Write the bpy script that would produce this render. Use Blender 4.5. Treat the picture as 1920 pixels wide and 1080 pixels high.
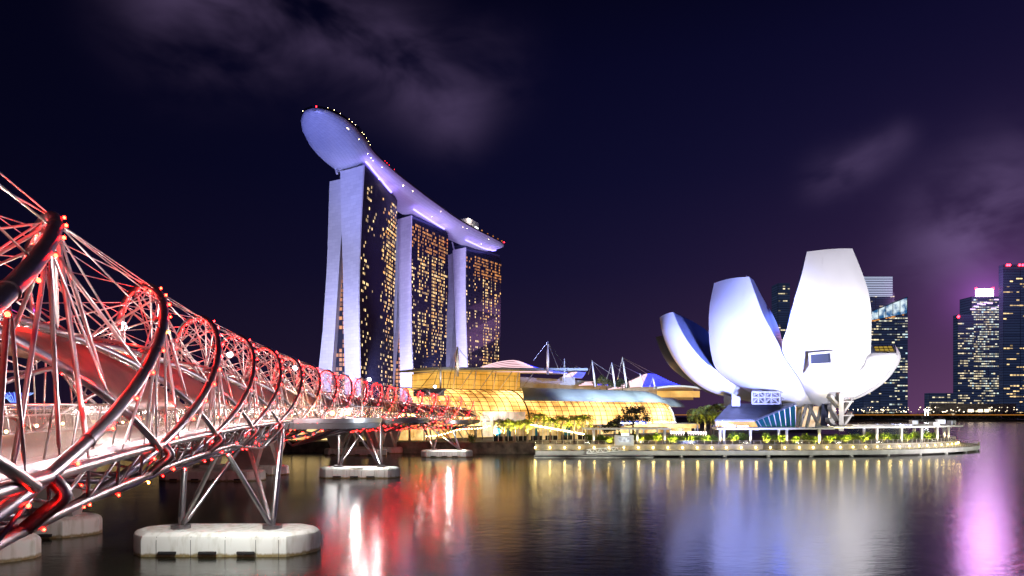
import bpy, bmesh, math, random
import numpy as np
from mathutils import Vector, Matrix
R_=math.radians
rnd=random.Random(7)
sc=bpy.context.scene
for o in list(bpy.data.objects): bpy.data.objects.remove(o)
col=sc.collection

# ------------------------------------------------------------------ camera
F=1280.0; CX=960.0; CY=775.0; EYE=12.0      # focal length in photo pixels, principal column, horizon row, eye height (m)
cam=bpy.data.cameras.new('camera'); cam.sensor_width=36; cam.lens=24; cam.shift_y=(CY-540)/1920
cam.clip_start=.1; cam.clip_end=9000
camo=bpy.data.objects.new('camera',cam); camo.location=(0,0,EYE); camo.rotation_euler=(R_(90),0,0)
col.objects.link(camo); sc.camera=camo
sc.render.engine='CYCLES'
sc.cycles.use_denoising=True
try: sc.cycles.denoiser='OPENIMAGEDENOISE'
except Exception: pass
sc.cycles.max_bounces=6; sc.cycles.glossy_bounces=4; sc.cycles.transparent_max_bounces=16
sc.cycles.sample_clamp_indirect=4; sc.cycles.sample_clamp_direct=0; sc.cycles.caustics_reflective=False; sc.cycles.caustics_refractive=False
sc.view_settings.view_transform='Standard'; sc.view_settings.look='None'; sc.view_settings.exposure=.15; sc.view_settings.gamma=1
sc.render.resolution_x=1024; sc.render.resolution_y=576

# ------------------------------------------------------------------ sky (night)
def lin(r,g,b):
    return tuple(((c/255)/12.92 if c/255<=.04045 else ((c/255+.055)/1.055)**2.4) for c in (r,g,b))
w=bpy.data.worlds.new('World'); sc.world=w; w.use_nodes=True
nt=w.node_tree; nt.nodes.clear(); N=nt.nodes.new; LK=nt.links.new
def mth(op,a,b=None,c=None,clamp=False):
    n=N('ShaderNodeMath'); n.operation=op; n.use_clamp=clamp
    for i,x in enumerate((a,b,c)):
        if x is None: continue
        if isinstance(x,(int,float)): n.inputs[i].default_value=x
        else: LK(x,n.inputs[i])
    return n.outputs[0]
out=N('ShaderNodeOutputWorld'); bg=N('ShaderNodeBackground'); add=N('ShaderNodeAddShader')
sky=N('ShaderNodeTexSky'); sky.sky_type='NISHITA'; sky.sun_disc=False; sky.sun_elevation=R_(-9); sky.sun_rotation=R_(60)
bg2=N('ShaderNodeBackground'); bg2.inputs[1].default_value=.05; LK(sky.outputs[0],bg2.inputs[0])
tc=N('ShaderNodeTexCoord'); sep=N('ShaderNodeSeparateXYZ'); LK(tc.outputs['Generated'],sep.inputs[0])
gx,gy,gz=sep.outputs
ramp=N('ShaderNodeValToRGB'); cr=ramp.color_ramp
LK(mth('MAXIMUM',gz,0.0),ramp.inputs[0])
cr.elements[0].position=0; cr.elements[0].color=(*lin(44,30,56),1)
cr.elements[1].position=.55; cr.elements[1].color=(*lin(4,4,23),1)
for p,c in ((.10,(31,24,50)),(.20,(20,17,46)),(.32,(12,12,41)),(.45,(8,8,35))):
    e=cr.elements.new(p); e.color=(*lin(*c),1)
# city glow low on the right
gl=mth('MULTIPLY',mth('POWER',mth('MAXIMUM',mth('ADD',mth('MULTIPLY',gx,.8),mth('MULTIPLY',gy,.55)),0.0),8.0),mth('POWER',mth('SUBTRACT',1.0,mth('MAXIMUM',gz,0.0),clamp=True),5.5))
mixg=N('ShaderNodeMix'); mixg.data_type='RGBA'; mixg.blend_type='ADD'
sc_r=N('ShaderNodeVectorMath'); sc_r.operation='SCALE'; LK(ramp.outputs[0],sc_r.inputs[0]); LK(mth('ADD',mth('MULTIPLY',gx,.75),.85),sc_r.inputs['Scale'])
LK(gl,mixg.inputs[0]); LK(sc_r.outputs[0],mixg.inputs[6]); mixg.inputs[7].default_value=(.19,.066,.165,1)
# wisps of cloud lit by the city
mp=N('ShaderNodeMapping'); LK(tc.outputs['Generated'],mp.inputs[0]); mp.inputs['Scale'].default_value=(3.2,3.2,6.0); mp.inputs['Rotation'].default_value=(0,R_(28),0)
nz=N('ShaderNodeTexNoise'); nz.inputs['Scale'].default_value=2.1; nz.inputs['Detail'].default_value=4.5; nz.inputs['Roughness'].default_value=.5; nz.inputs['Distortion'].default_value=.35
LK(mp.outputs[0],nz.inputs['Vector'])
nr=N('ShaderNodeMapRange'); nr.interpolation_type='SMOOTHSTEP'; LK(nz.outputs[0],nr.inputs[0]); nr.inputs[1].default_value=.28; nr.inputs[2].default_value=.68
tot=None
for (px,py,sig,amp) in ((330,25,.06,.42),(430,20,.065,.38),(540,35,.06,.36),(640,70,.055,.34),(730,110,.055,.36),(810,150,.055,.40),(850,215,.042,.42),(910,130,.05,.22),(1540,335,.026,.30),(1590,312,.028,.36),(1640,285,.025,.30),(1685,258,.02,.22),(1780,450,.06,.40),(1840,420,.06,.5),(1905,375,.06,.7)):
    d=Vector(((px-CX)/F,1,(CY-py)/F)).normalized()
    dt=N('ShaderNodeVectorMath'); dt.operation='DISTANCE'; LK(tc.outputs['Generated'],dt.inputs[0]); dt.inputs[1].default_value=d
    g=mth('MULTIPLY',mth('EXPONENT',mth('MULTIPLY',mth('POWER',mth('DIVIDE',dt.outputs['Value'],sig),2.0),-1.0)),amp)
    tot=g if tot is None else mth('ADD',tot,g)
cl=mth('MULTIPLY',tot,nr.outputs[0])
mixc=N('ShaderNodeMix'); mixc.data_type='RGBA'; mixc.blend_type='ADD'
LK(cl,mixc.inputs[0]); LK(mixg.outputs[2],mixc.inputs[6]); mixc.inputs[7].default_value=(.085,.056,.12,1)
d=Vector(((1846-CX)/F,1,(CY-556)/F)).normalized(); dt=N('ShaderNodeVectorMath'); dt.operation='DISTANCE'; LK(tc.outputs['Generated'],dt.inputs[0]); dt.inputs[1].default_value=d
halo=mth('ADD',mth('MULTIPLY',mth('EXPONENT',mth('MULTIPLY',mth('DIVIDE',dt.outputs['Value'],.02),-1.0)),1.0),0.0)
mixh=N('ShaderNodeMix'); mixh.data_type='RGBA'; mixh.blend_type='ADD'; LK(halo,mixh.inputs[0]); LK(mixc.outputs[2],mixh.inputs[6]); mixh.inputs[7].default_value=(.30,.07,.42,1)
LK(mixh.outputs[2],bg.inputs[0]); bg.inputs[1].default_value=1.0
LK(bg.outputs[0],add.inputs[0]); LK(bg2.outputs[0],add.inputs[1]); LK(add.outputs[0],out.inputs[0])

# ------------------------------------------------------------------ materials
MATS={}
def mat(name,color=(.5,.5,.5),rough=.5,metal=0,emit=None,es=1,var=0,vscale=1.0,spec=.5,coat=0):
    if name in MATS: return MATS[name]
    m=bpy.data.materials.new(name); m.use_nodes=True; t=m.node_tree; b=t.nodes['Principled BSDF']
    b.inputs['Base Color'].default_value=(*color,1); b.inputs['Roughness'].default_value=rough; b.inputs['Metallic'].default_value=metal
    b.inputs['Specular IOR Level'].default_value=spec
    if emit is not None:
        b.inputs['Emission Color'].default_value=(*emit,1); b.inputs['Emission Strength'].default_value=es
    if var:
        c=t.nodes.new('ShaderNodeTexCoord'); n=t.nodes.new('ShaderNodeTexNoise'); n.inputs['Scale'].default_value=vscale; n.inputs['Detail'].default_value=6
        t.links.new(c.outputs['Object'],n.inputs['Vector'])
        r=t.nodes.new('ShaderNodeValToRGB'); r.color_ramp.elements[0].position=.3; r.color_ramp.elements[1].position=.7
        r.color_ramp.elements[0].color=(*[x*(1-var) for x in color],1); r.color_ramp.elements[1].color=(*[min(1,x*(1+var*.6)) for x in color],1)
        t.links.new(n.outputs[0],r.inputs[0]); t.links.new(r.outputs[0],b.inputs['Base Color'])
    MATS[name]=m; return m
def nodes_of(m): return m.node_tree.nodes, m.node_tree.links, m.node_tree.nodes['Principled BSDF']
STEEL=mat('stainless_steel',(.62,.61,.62),.30,1,var=.12,vscale=3)
STEELD=mat('dark_duplex_steel',(.36,.34,.36),.38,.93,var=.2,vscale=2)
ROD=mat('polished_rod',(.84,.81,.81),.34,.58)
WHITEC=mat('white_footing_concrete',(.72,.74,.71),.6)
n,l,b=nodes_of(WHITEC)
c=n.new('ShaderNodeTexCoord'); mpn=n.new('ShaderNodeMapping'); mpn.inputs['Scale'].default_value=(1.2,1.2,.25); l.new(c.outputs['Object'],mpn.inputs[0])
nn=n.new('ShaderNodeTexNoise'); nn.inputs['Scale'].default_value=1.3; nn.inputs['Detail'].default_value=8; l.new(mpn.outputs[0],nn.inputs[0])
sp=n.new('ShaderNodeSeparateXYZ'); l.new(c.outputs['Object'],sp.inputs[0])
hr=n.new('ShaderNodeMapRange'); hr.inputs[1].default_value=-.12; hr.inputs[2].default_value=.06; ma_=n.new('ShaderNodeMath'); ma_.operation='MULTIPLY_ADD'; l.new(nn.outputs[0],ma_.inputs[0]); ma_.inputs[1].default_value=-.55; l.new(sp.outputs[2],ma_.inputs[2]); l.new(ma_.outputs[0],hr.inputs[0])
m1=n.new('ShaderNodeMix'); m1.data_type='RGBA'; l.new(hr.outputs[0],m1.inputs[0]); m1.inputs[6].default_value=(.26,.20,.08,1); m1.inputs[7].default_value=(.74,.76,.73,1)
r2=n.new('ShaderNodeMapRange'); r2.inputs[1].default_value=.47; r2.inputs[2].default_value=.72; r2.inputs[4].default_value=.75; l.new(nn.outputs[0],r2.inputs[0])
m2=n.new('ShaderNodeMix'); m2.data_type='RGBA'; l.new(r2.outputs[0],m2.inputs[0]); l.new(m1.outputs[2],m2.inputs[6]); m2.inputs[7].default_value=(.40,.39,.31,1)
l.new(m2.outputs[2],b.inputs['Base Color'])
CONC=mat('concrete',(.32,.30,.28),.8,var=.3,vscale=.6)
CONCP=mat('pale_concrete',(.5,.48,.45),.75,var=.2,vscale=.5)
QUAY=mat('stained_quay_stone',(.16,.13,.10),.9,var=.75,vscale=.45)
RUBBER=mat('black_rubber',(.02,.02,.022),.7)
PANEL=mat('white_tower_cladding',(.62,.62,.64),.55)
n,l,b=nodes_of(PANEL)
c=n.new('ShaderNodeTexCoord'); br=n.new('ShaderNodeTexBrick'); mpn=n.new('ShaderNodeMapping'); mpn.inputs['Rotation'].default_value=(R_(90),0,0)
l.new(c.outputs['Object'],mpn.inputs[0]); l.new(mpn.outputs[0],br.inputs[0]); br.inputs['Scale'].default_value=.1; br.inputs['Mortar Size'].default_value=.008
br.inputs['Color1'].default_value=(.66,.66,.68,1); br.inputs['Color2'].default_value=(.58,.58,.61,1); br.inputs['Mortar'].default_value=(.5,.5,.53,1); l.new(br.outputs[0],b.inputs['Base Color'])
HULL=mat('pale_hull_panels',(.6,.6,.62),.42,.2)
n,l,b=nodes_of(HULL)
c=n.new('ShaderNodeTexCoord'); br=n.new('ShaderNodeTexBrick'); l.new(c.outputs['UV'],br.inputs[0]); br.inputs['Scale'].default_value=1.0; br.offset=.5
br.inputs['Brick Width'].default_value=3.2; br.inputs['Row Height'].default_value=2.4; br.inputs['Mortar Size'].default_value=.09
br.inputs['Color1'].default_value=(.62,.62,.65,1); br.inputs['Color2'].default_value=(.56,.56,.60,1); br.inputs['Mortar'].default_value=(.34,.34,.38,1); l.new(br.outputs[0],b.inputs['Base Color'])
ASMW=mat('white_petal_cladding',(.80,.80,.81),.45,var=.03,vscale=.15)
GLASSD=mat('dark_curtain_glass',(.012,.014,.024),.2,.0,spec=.22)
n,l,b=nodes_of(GLASSD)
c=n.new('ShaderNodeTexCoord'); br=n.new('ShaderNodeTexBrick'); br.offset=0; l.new(c.outputs['UV'],br.inputs[0]); br.inputs['Scale'].default_value=1
br.inputs['Brick Width'].default_value=2.4; br.inputs['Row Height'].default_value=3.3; br.inputs['Mortar Size'].default_value=.16
br.inputs['Color1'].default_value=(.006,.008,.018,1); br.inputs['Color2'].default_value=(.012,.014,.028,1); br.inputs['Mortar'].default_value=(.025,.025,.035,1); l.new(br.outputs[0],b.inputs['Base Color'])
GLASSC=mat('office_curtain_glass',(.02,.025,.04),.2,spec=.3)
n,l,b=nodes_of(GLASSC)
c=n.new('ShaderNodeTexCoord'); br=n.new('ShaderNodeTexBrick'); br.offset=0; l.new(c.outputs['UV'],br.inputs[0]); br.inputs['Scale'].default_value=1
br.inputs['Brick Width'].default_value=27; br.inputs['Row Height'].default_value=4.1; br.inputs['Mortar Size'].default_value=.7; br.inputs['Mortar Smooth'].default_value=.6
br.inputs['Color1'].default_value=(.008,.014,.036,1); br.inputs['Color2'].default_value=(.015,.024,.056,1); br.inputs['Mortar'].default_value=(.002,.003,.008,1)
l.new(br.outputs[0],b.inputs['Emission Color']); b.inputs['Emission Strength'].default_value=1  # faint glow in the colour stands in for city light on the facades
DARKW=mat('dark_blue_cladding',(.06,.07,.13),.3)
SLATE=mat('slate_roof_panels',(.13,.14,.17),.4,.3,var=.25,vscale=.5)
TEAL=mat('teal_glass',(.01,.06,.08),.1,emit=(.02,.16,.22),es=.25)
GREYROOF=mat('grey_metal_roof',(.46,.54,.60),.5,0,var=.12,vscale=.2)
WHITEP=mat('white_painted_steel',(.78,.77,.74),.4)
BRONZE=mat('bronze_mesh_panel',(.34,.17,.11),.45,.1,var=.2,vscale=2)
DECK=mat('pale_deck_paving',(.20,.175,.165),.5,var=.15,vscale=.8)
ASPH=mat('asphalt',(.05,.05,.05),.8,var=.2,vscale=.5)
LANDM=mat('paved_ground',(.09,.085,.08),.8,var=.4,vscale=.15)
DARKM=mat('black_metal',(.02,.02,.025),.4,.5)
FRAMEM=mat('bronze_glazing_bar',(.05,.035,.02),.5,.4)
BARK=mat('tree_bark',(.14,.10,.07),.9,var=.3,vscale=3)
PALMT=mat('palm_trunk',(.36,.31,.24),.8,var=.25,vscale=2)
def leafmat(nm,c1,c2,sc_=.5):
    m=mat(nm,c1,.55); n,l,b=nodes_of(m); oi=n.new('ShaderNodeNewGeometry'); r=n.new('ShaderNodeMix'); r.data_type='RGBA'
    l.new(oi.outputs['Random Per Island'],r.inputs[0]); r.inputs[6].default_value=(*c1,1); r.inputs[7].default_value=(*c2,1); l.new(r.outputs[2],b.inputs['Base Color']); 
    return m
LEAFD=leafmat('dark_leaves',(.018,.03,.012),(.05,.06,.02))
LEAFG=leafmat('hedge_leaves',(.06,.13,.012),(.17,.23,.02))
LEAFP=leafmat('palm_leaves',(.10,.15,.012),(.24,.27,.02))
BLACKTREE=leafmat('night_leaves',(.012,.016,.014),(.03,.035,.025))
def emat(nm,c,s): return mat('light_'+nm,(.05,.05,.05),.4,emit=c,es=s)
RED=emat('red_diode',(1,.004,.004),190)
REDN=emat('red_diode_near',(1,.0045,.002),200)
AMBER=emat('amber_diode',(1,.35,.05),60); VIOLET=emat('violet_diode',(.45,.08,1),50)
WARM=emat('warm_bulb',(1,.70,.20),14)
WARMS=emat('warm_bulb_string',(1,.76,.32),26)
COOL=emat('cool_lamp',(.9,.95,1),30)
STRIPB=emat('blue_strip',(.22,.18,1),4.5)
BEACON=emat('beacon',(1,.01,.02),30)
WARMLED=emat('warm_strip',(1,.62,.22),6)
PINKW=emat('pink_white_tube',(1,.62,.70),1.25); BLUEL=emat('blue_tube',(.025,.035,1),1.5)
BLUES=emat('blue_sign_face',(.02,.08,.7),1.2); WHITES=emat('white_sign_face',(1,1,1),4)
def winmat(nm,cols,smin,smax):
    m=mat('lit_window_'+nm,(.05,.05,.05),.3); n,l,b=nodes_of(m); g=n.new('ShaderNodeNewGeometry'); r=n.new('ShaderNodeValToRGB')
    r.color_ramp.elements[0].color=(*cols[0],1); r.color_ramp.elements[1].color=(*cols[-1],1)
    for i,cc in enumerate(cols[1:-1]): e=r.color_ramp.elements.new((i+1)/(len(cols)-1)); e.color=(*cc,1)
    l.new(g.outputs['Random Per Island'],r.inputs[0]); l.new(r.outputs[0],b.inputs['Emission Color'])
    oi=n.new('ShaderNodeObjectInfo'); ad=n.new('ShaderNodeMath'); ad.operation='ADD'; l.new(oi.outputs['Random'],ad.inputs[0])
    k=n.new('ShaderNodeMath'); k.operation='MULTIPLY'; l.new(g.outputs['Random Per Island'],k.inputs[0]); k.inputs[1].default_value=7.31; l.new(k.outputs[0],ad.inputs[1])
    fr=n.new('ShaderNodeMath'); fr.operation='FRACT'; l.new(ad.outputs[0],fr.inputs[0])
    mr=n.new('ShaderNodeMapRange'); mr.inputs[3].default_value=smin; mr.inputs[4].default_value=smax; l.new(fr.outputs[0],mr.inputs[0]); l.new(mr.outputs[0],b.inputs['Emission Strength'])
    return m
WINY=winmat('yellow',[(1,.42,.08),(1,.6,.2),(1,.72,.34),(1,.5,.12)],.08,1.8)
WINO=winmat('orange',[(1,.22,.02),(1,.36,.06),(1,.5,.15)],.25,.9)
WINC=winmat('office',[(.55,.85,1),(1,.95,.75),(1,.8,.45),(.8,1,.9)],.01,1.3)
WINB=winmat('bluish',[(.2,.6,.9),(.5,.8,1),(1,.95,.8)],.2,1.0)
# glowing hall behind glazing: an interior whose brightness changes from bay to bay
def hallglass(nm,base,bright,s0,s1,scale):
    m=mat(nm,(.25,.18,.06),.15); n,l,b=nodes_of(m); c=n.new('ShaderNodeTexCoord')
    mp=n.new('ShaderNodeMapping'); mp.inputs['Scale'].default_value=(scale,scale,scale*1.3); l.new(c.outputs['Object'],mp.inputs[0])
    a=n.new('ShaderNodeTexNoise'); a.inputs['Scale'].default_value=1; a.inputs['Detail'].default_value=3; l.new(mp.outputs[0],a.inputs[0])
    mp2=n.new('ShaderNodeMapping'); mp2.inputs['Scale'].default_value=(scale*5,scale*5,scale*2); l.new(c.outputs['Object'],mp2.inputs[0])
    v=n.new('ShaderNodeTexVoronoi'); v.distance='CHEBYCHEV'; v.inputs['Scale'].default_value=1; l.new(mp2.outputs[0],v.inputs[0])
    r=n.new('ShaderNodeMapRange'); r.inputs[1].default_value=.35; r.inputs[2].default_value=.68; l.new(a.outputs[0],r.inputs[0])
    vr=n.new('ShaderNodeSeparateColor'); l.new(v.outputs['Color'],vr.inputs[0])
    pw=n.new('ShaderNodeMath'); pw.operation='POWER'; l.new(vr.outputs[0],pw.inputs[0]); pw.inputs[1].default_value=2.5
    f=n.new('ShaderNodeMath'); f.operation='MULTIPLY_ADD'; l.new(pw.outputs[0],f.inputs[0]); f.inputs[1].default_value=.45; l.new(r.outputs[0],f.inputs[2])
    mx=n.new('ShaderNodeMix'); mx.data_type='RGBA'; l.new(r.outputs[0],mx.inputs[0]); mx.inputs[6].default_value=(*base,1); mx.inputs[7].default_value=(*bright,1)
    l.new(mx.outputs[2],b.inputs['Emission Color'])
    s=n.new('ShaderNodeMapRange'); s.inputs[2].default_value=1.3; s.inputs[3].default_value=s0; s.inputs[4].default_value=s1; l.new(f.outputs[0],s.inputs[0]); l.new(s.outputs[0],b.inputs['Emission Strength'])
    return m
HALL=hallglass('golden_hall_glass',(1,.44,.085),(1,.60,.22),.62,4.8,.07)
UPPER=hallglass('amber_upper_glass',(1,.42,.04),(1,.56,.12),.4,1.1,.06)
SHOP=hallglass('shopfront_glass',(.9,.45,.10),(1,.76,.34),.3,1.9,.12)
SHOPD=hallglass('arcade_glass',(.55,.30,.10),(1,.72,.34),.12,1.0,.15)
def clearglass(nm,tint,mixf):
    m=bpy.data.materials.new(nm); m.use_nodes=True; t=m.node_tree; t.nodes.clear(); o=t.nodes.new('ShaderNodeOutputMaterial')
    a=t.nodes.new('ShaderNodeBsdfTransparent'); g=t.nodes.new('ShaderNodeBsdfGlossy'); d=t.nodes.new('ShaderNodeBsdfTranslucent' if 'bal' in nm else 'ShaderNodeBsdfDiffuse'); d.inputs[0].default_value=(*tint,1)
    g.inputs[1].default_value=.08; g.inputs[0].default_value=(.9,.85,.8,1); f=t.nodes.new('ShaderNodeFresnel'); ge=t.nodes.new('ShaderNodeNewGeometry'); mr_=t.nodes.new('ShaderNodeMapRange'); mr_.inputs[3].default_value=1.16; mr_.inputs[4].default_value=1/1.16; t.links.new(ge.outputs['Backfacing'],mr_.inputs[0]); t.links.new(mr_.outputs[0],f.inputs[0])
    m1=t.nodes.new('ShaderNodeMixShader'); m2=t.nodes.new('ShaderNodeMixShader'); m1.inputs[0].default_value=mixf
    t.links.new(a.outputs[0],m1.inputs[1]); t.links.new(d.outputs[0],m1.inputs[2]); t.links.new(f.outputs[0],m2.inputs[0]); t.links.new(m1.outputs[0],m2.inputs[1]); t.links.new(g.outputs[0],m2.inputs[2])
    t.links.new(m2.outputs[0],o.inputs[0]); return m
BALG=clearglass('balustrade_glass',(.9,.78,.66),.24)
CANG=clearglass('canopy_glass',(.4,.45,.5),.14)

# water
WATER=mat('bay_water',(.010,.010,.005),.175,spec=.5)
n,l,b=nodes_of(WATER); b.inputs['IOR'].default_value=1.9
c=n.new('ShaderNodeTexCoord')
mp1=n.new('ShaderNodeMapping'); mp1.inputs['Scale'].default_value=(.55,1.0,1); l.new(c.outputs['Object'],mp1.inputs[0])
a1=n.new('ShaderNodeTexNoise'); a1.inputs['Scale'].default_value=1.1; a1.inputs['Detail'].default_value=5; a1.inputs['Roughness'].default_value=.6; l.new(mp1.outputs[0],a1.inputs[0])
mp2=n.new('ShaderNodeMapping'); mp2.inputs['Scale'].default_value=(.05,.08,1); l.new(c.outputs['Object'],mp2.inputs[0])
a2=n.new('ShaderNodeTexNoise'); a2.inputs['Scale'].default_value=1.0; a2.inputs['Detail'].default_value=2; l.new(mp2.outputs[0],a2.inputs[0])
bp=n.new('ShaderNodeBump'); bp.inputs['Strength'].default_value=.17; bp.inputs['Distance'].default_value=.16; l.new(a1.outputs[0],bp.inputs['Height'])
bp2=n.new('ShaderNodeBump'); bp2.inputs['Strength'].default_value=.12; bp2.inputs['Distance'].default_value=.5; l.new(a2.outputs[0],bp2.inputs['Height']); l.new(bp.outputs[0],bp2.inputs['Normal'])
l.new(bp2.outputs[0],b.inputs['Normal'])

# ------------------------------------------------------------------ mesh helpers
def P(px,py,d): return Vector(((px-CX)/F*d,d,EYE+(CY-py)/F*d))      # a point at depth d on the ground plan of the site survey
def XY(px,d): return ((px-CX)/F*d,d)
class MB:
    def __init__(s): s.v=[];s.f=[];s.mi=[];s.uv={}
    def face(s,pts,mi=0,uv=None):
        i=len(s.v); s.v+= [tuple(p) for p in pts]; s.f.append(tuple(range(i,i+len(pts)))); s.mi.append(mi)
        if uv: s.uv[len(s.f)-1]=uv
        return s
    def hexa(s,p,mi=0):     # 8 points: bottom 0-3, top 4-7
        i=len(s.v); s.v+=[tuple(q) for q in p]
        for f in ((3,2,1,0),(4,5,6,7),(0,1,5,4),(1,2,6,5),(2,3,7,6),(3,0,4,7)): s.f.append(tuple(i+k for k in f)); s.mi.append(mi)
        return s
    def box(s,c,size,rz=0,mi=0):
        x,y,z=[k/2 for k in size]; cs,sn=math.cos(rz),math.sin(rz)
        pts=[(-x,-y,-z),(x,-y,-z),(x,y,-z),(-x,y,-z),(-x,-y,z),(x,-y,z),(x,y,z),(-x,y,z)]
        return s.hexa([(c[0]+a*cs-b_*sn,c[1]+a*sn+b_*cs,c[2]+h) for a,b_,h in pts],mi)
    def prism(s,poly,z0,z1,mi=0):
        n=len(poly); i=len(s.v); s.v+=[(p[0],p[1],z0) for p in poly]+[(p[0],p[1],z1) for p in poly]
        s.f.append(tuple(i+k for k in reversed(range(n)))); s.f.append(tuple(i+n+k for k in range(n))); s.mi+=[mi,mi]
        for k in range(n): s.f.append((i+k,i+(k+1)%n,i+n+(k+1)%n,i+n+k)); s.mi.append(mi)
        return s
    def tube(s,pts,r,n=8,mi=0,cap=True):
        pts=[Vector(p) for p in pts]; m=len(pts); rs=r if isinstance(r,(list,tuple)) else [r]*m
        i0=len(s.v); up=None
        for k,p in enumerate(pts):
            t=(pts[min(k+1,m-1)]-pts[max(k-1,0)]); t.normalize()
            if up is None:
                up=Vector((0,0,1)) if abs(t.z)<.9 else Vector((1,0,0))
            a=up-t*up.dot(t)
            if a.length<1e-5: a=t.orthogonal()
            a.normalize(); b=t.cross(a); up=a
            for j in range(n):
                q=2*math.pi*j/n; s.v.append(tuple(p+(a*math.cos(q)+b*math.sin(q))*rs[k]))
        for k in range(m-1):
            for j in range(n):
                s.f.append((i0+k*n+j,i0+k*n+(j+1)%n,i0+(k+1)*n+(j+1)%n,i0+(k+1)*n+j)); s.mi.append(mi)
        if cap:
            s.f.append(tuple(i0+j for j in reversed(range(n)))); s.f.append(tuple(i0+(m-1)*n+j for j in range(n))); s.mi+=[mi,mi]
        return s
    def grid(s,rows,closed=False,mi=0,uvs=None):
        n=len(rows[0]); i=len(s.v)
        for r in rows: s.v+=[tuple(p) for p in r]
        for k in range(len(rows)-1):
            for j in range(n if closed else n-1):
                s.f.append((i+k*n+j,i+k*n+(j+1)%n,i+(k+1)*n+(j+1)%n,i+(k+1)*n+j)); s.mi.append(mi)
                if uvs: s.uv[len(s.f)-1]=[uvs[k][j],uvs[k][j+1],uvs[k+1][j+1],uvs[k+1][j]]
        return s
    def ball(s,c,r,mi=0,seg=6,rings=4):
        i=len(s.v); s.v.append((c[0],c[1],c[2]-r))
        for a in range(1,rings):
            ph=-math.pi/2+math.pi*a/rings
            for k in range(seg):
                q=2*math.pi*k/seg; s.v.append((c[0]+r*math.cos(ph)*math.cos(q),c[1]+r*math.cos(ph)*math.sin(q),c[2]+r*math.sin(ph)))
        s.v.append((c[0],c[1],c[2]+r)); e=len(s.v)-1
        for k in range(seg):
            s.f.append((i,i+1+(k+1)%seg,i+1+k)); s.mi.append(mi); b=i+1+(rings-2)*seg; s.f.append((e,b+k,b+(k+1)%seg)); s.mi.append(mi)
            for a in range(rings-2):
                q=i+1+a*seg; s.f.append((q+k,q+(k+1)%seg,q+seg+(k+1)%seg,q+seg+k)); s.mi.append(mi)
        return s
    def build(s,name,m,parent=None,smooth=False,loc=None):
        me=bpy.data.meshes.new(name)
        v=s.v
        if loc is not None: v=[(a-loc[0],b-loc[1],c-loc[2]) for a,b,c in v]
        me.from_pydata(v,[],s.f)
        ms=m if isinstance(m,(list,tuple)) else [m]
        for q in ms: me.materials.append(q)
        if len(ms)>1: me.polygons.foreach_set('material_index',s.mi)
        if s.uv:
            u=me.uv_layers.new(name='UVMap')
            for fi,us in s.uv.items():
                for li,q in zip(me.polygons[fi].loop_indices,us): u.data[li].uv=q
        if smooth:
            me.polygons.foreach_set('use_smooth',[True]*len(me.polygons))
        me.update()
        o=bpy.data.objects.new(name,me); col.objects.link(o)
        if loc is not None: o.location=loc
        if parent is not None: put(o,parent)
        return o
def world_of(o):
    m=Matrix.LocRotScale(o.location,o.rotation_euler,o.scale)
    return m if o.parent is None else world_of(o.parent)@o.matrix_parent_inverse@m
def put(o,parent):
    o.parent=parent; o.matrix_parent_inverse=world_of(parent).inverted()
def auto_smooth(o,ang=35):
    me=o.data; bm=bmesh.new(); bm.from_mesh(me)
    for f in bm.faces: f.smooth=True
    for e in bm.edges:
        if len(e.link_faces)==2 and e.calc_face_angle(0)>R_(ang): e.smooth=False
        elif len(e.link_faces)!=2: e.smooth=False
    bm.to_mesh(me); bm.free()
def bevel(o,wd,seg=2):
    md=o.modifiers.new('bevel','BEVEL'); md.width=wd; md.segments=seg; md.limit_method='ANGLE'; md.angle_limit=R_(30)
def tag(o,label,cat,group=None,kind=None):
    o['label']=label; o['category']=cat
    if group: o['group']=group
    if kind: o['kind']=kind
    return o
def thing(name,label,cat,loc=(0,0,0),group=None):
    o=bpy.data.objects.new(name,None); o.empty_display_size=.5; col.objects.link(o); o.location=loc
    return tag(o,label,cat,group)
def struct(o): o['kind']='structure'; return o
def copy_tree(root,loc,label,rz=0,group=None):
    r=root.copy(); col.objects.link(r); r.location=loc; r.rotation_euler=(0,0,rz); r['label']=label
    if group: r['group']=group
    def sub(a,b_):
        for ch in a.children:
            c=ch.copy(); col.objects.link(c); c.parent=b_; sub(ch,c)
    sub(root,r); return r
def spot(name,loc,target,power,color,angle,blend=.5,size=1.0):
    d=bpy.data.lights.new(name,'SPOT'); d.energy=power; d.color=color; d.spot_size=R_(angle); d.spot_blend=blend; d.shadow_soft_size=size
    o=bpy.data.objects.new(name,d); col.objects.link(o); o.location=loc
    o.rotation_euler=(Vector(target)-Vector(loc)).to_track_quat('-Z','Y').to_euler(); return o
def point(name,loc,power,color,size=.2):
    d=bpy.data.lights.new(name,'POINT'); d.energy=power; d.color=color; d.shadow_soft_size=size
    o=bpy.data.objects.new(name,d); col.objects.link(o); o.location=loc; return o
def cr_spline(pts,n):
    pts=[np.array(p,float) for p in pts]; out=[]
    for i in range(len(pts)-1):
        p0=pts[max(i-1,0)];p1=pts[i];p2=pts[i+1];p3=pts[min(i+2,len(pts)-1)]
        for k in range(n):
            t=k/n; out.append(.5*((2*p1)+(-p0+p2)*t+(2*p0-5*p1+4*p2-p3)*t*t+(-p0+3*p1-3*p2+p3)*t**3))
    out.append(pts[-1]); return out

# ------------------------------------------------------------------ ground, water, shores
def sheet(name,poly,z,m,kind='structure'):
    b=MB(); b.face([(x,y,z) for x,y in poly]); o=b.build(name,m); o['kind']=kind; return o
sheet('water',[(-4000,-200),(4000,-200),(4000,4000),(-4000,4000)],0,WATER)
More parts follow.
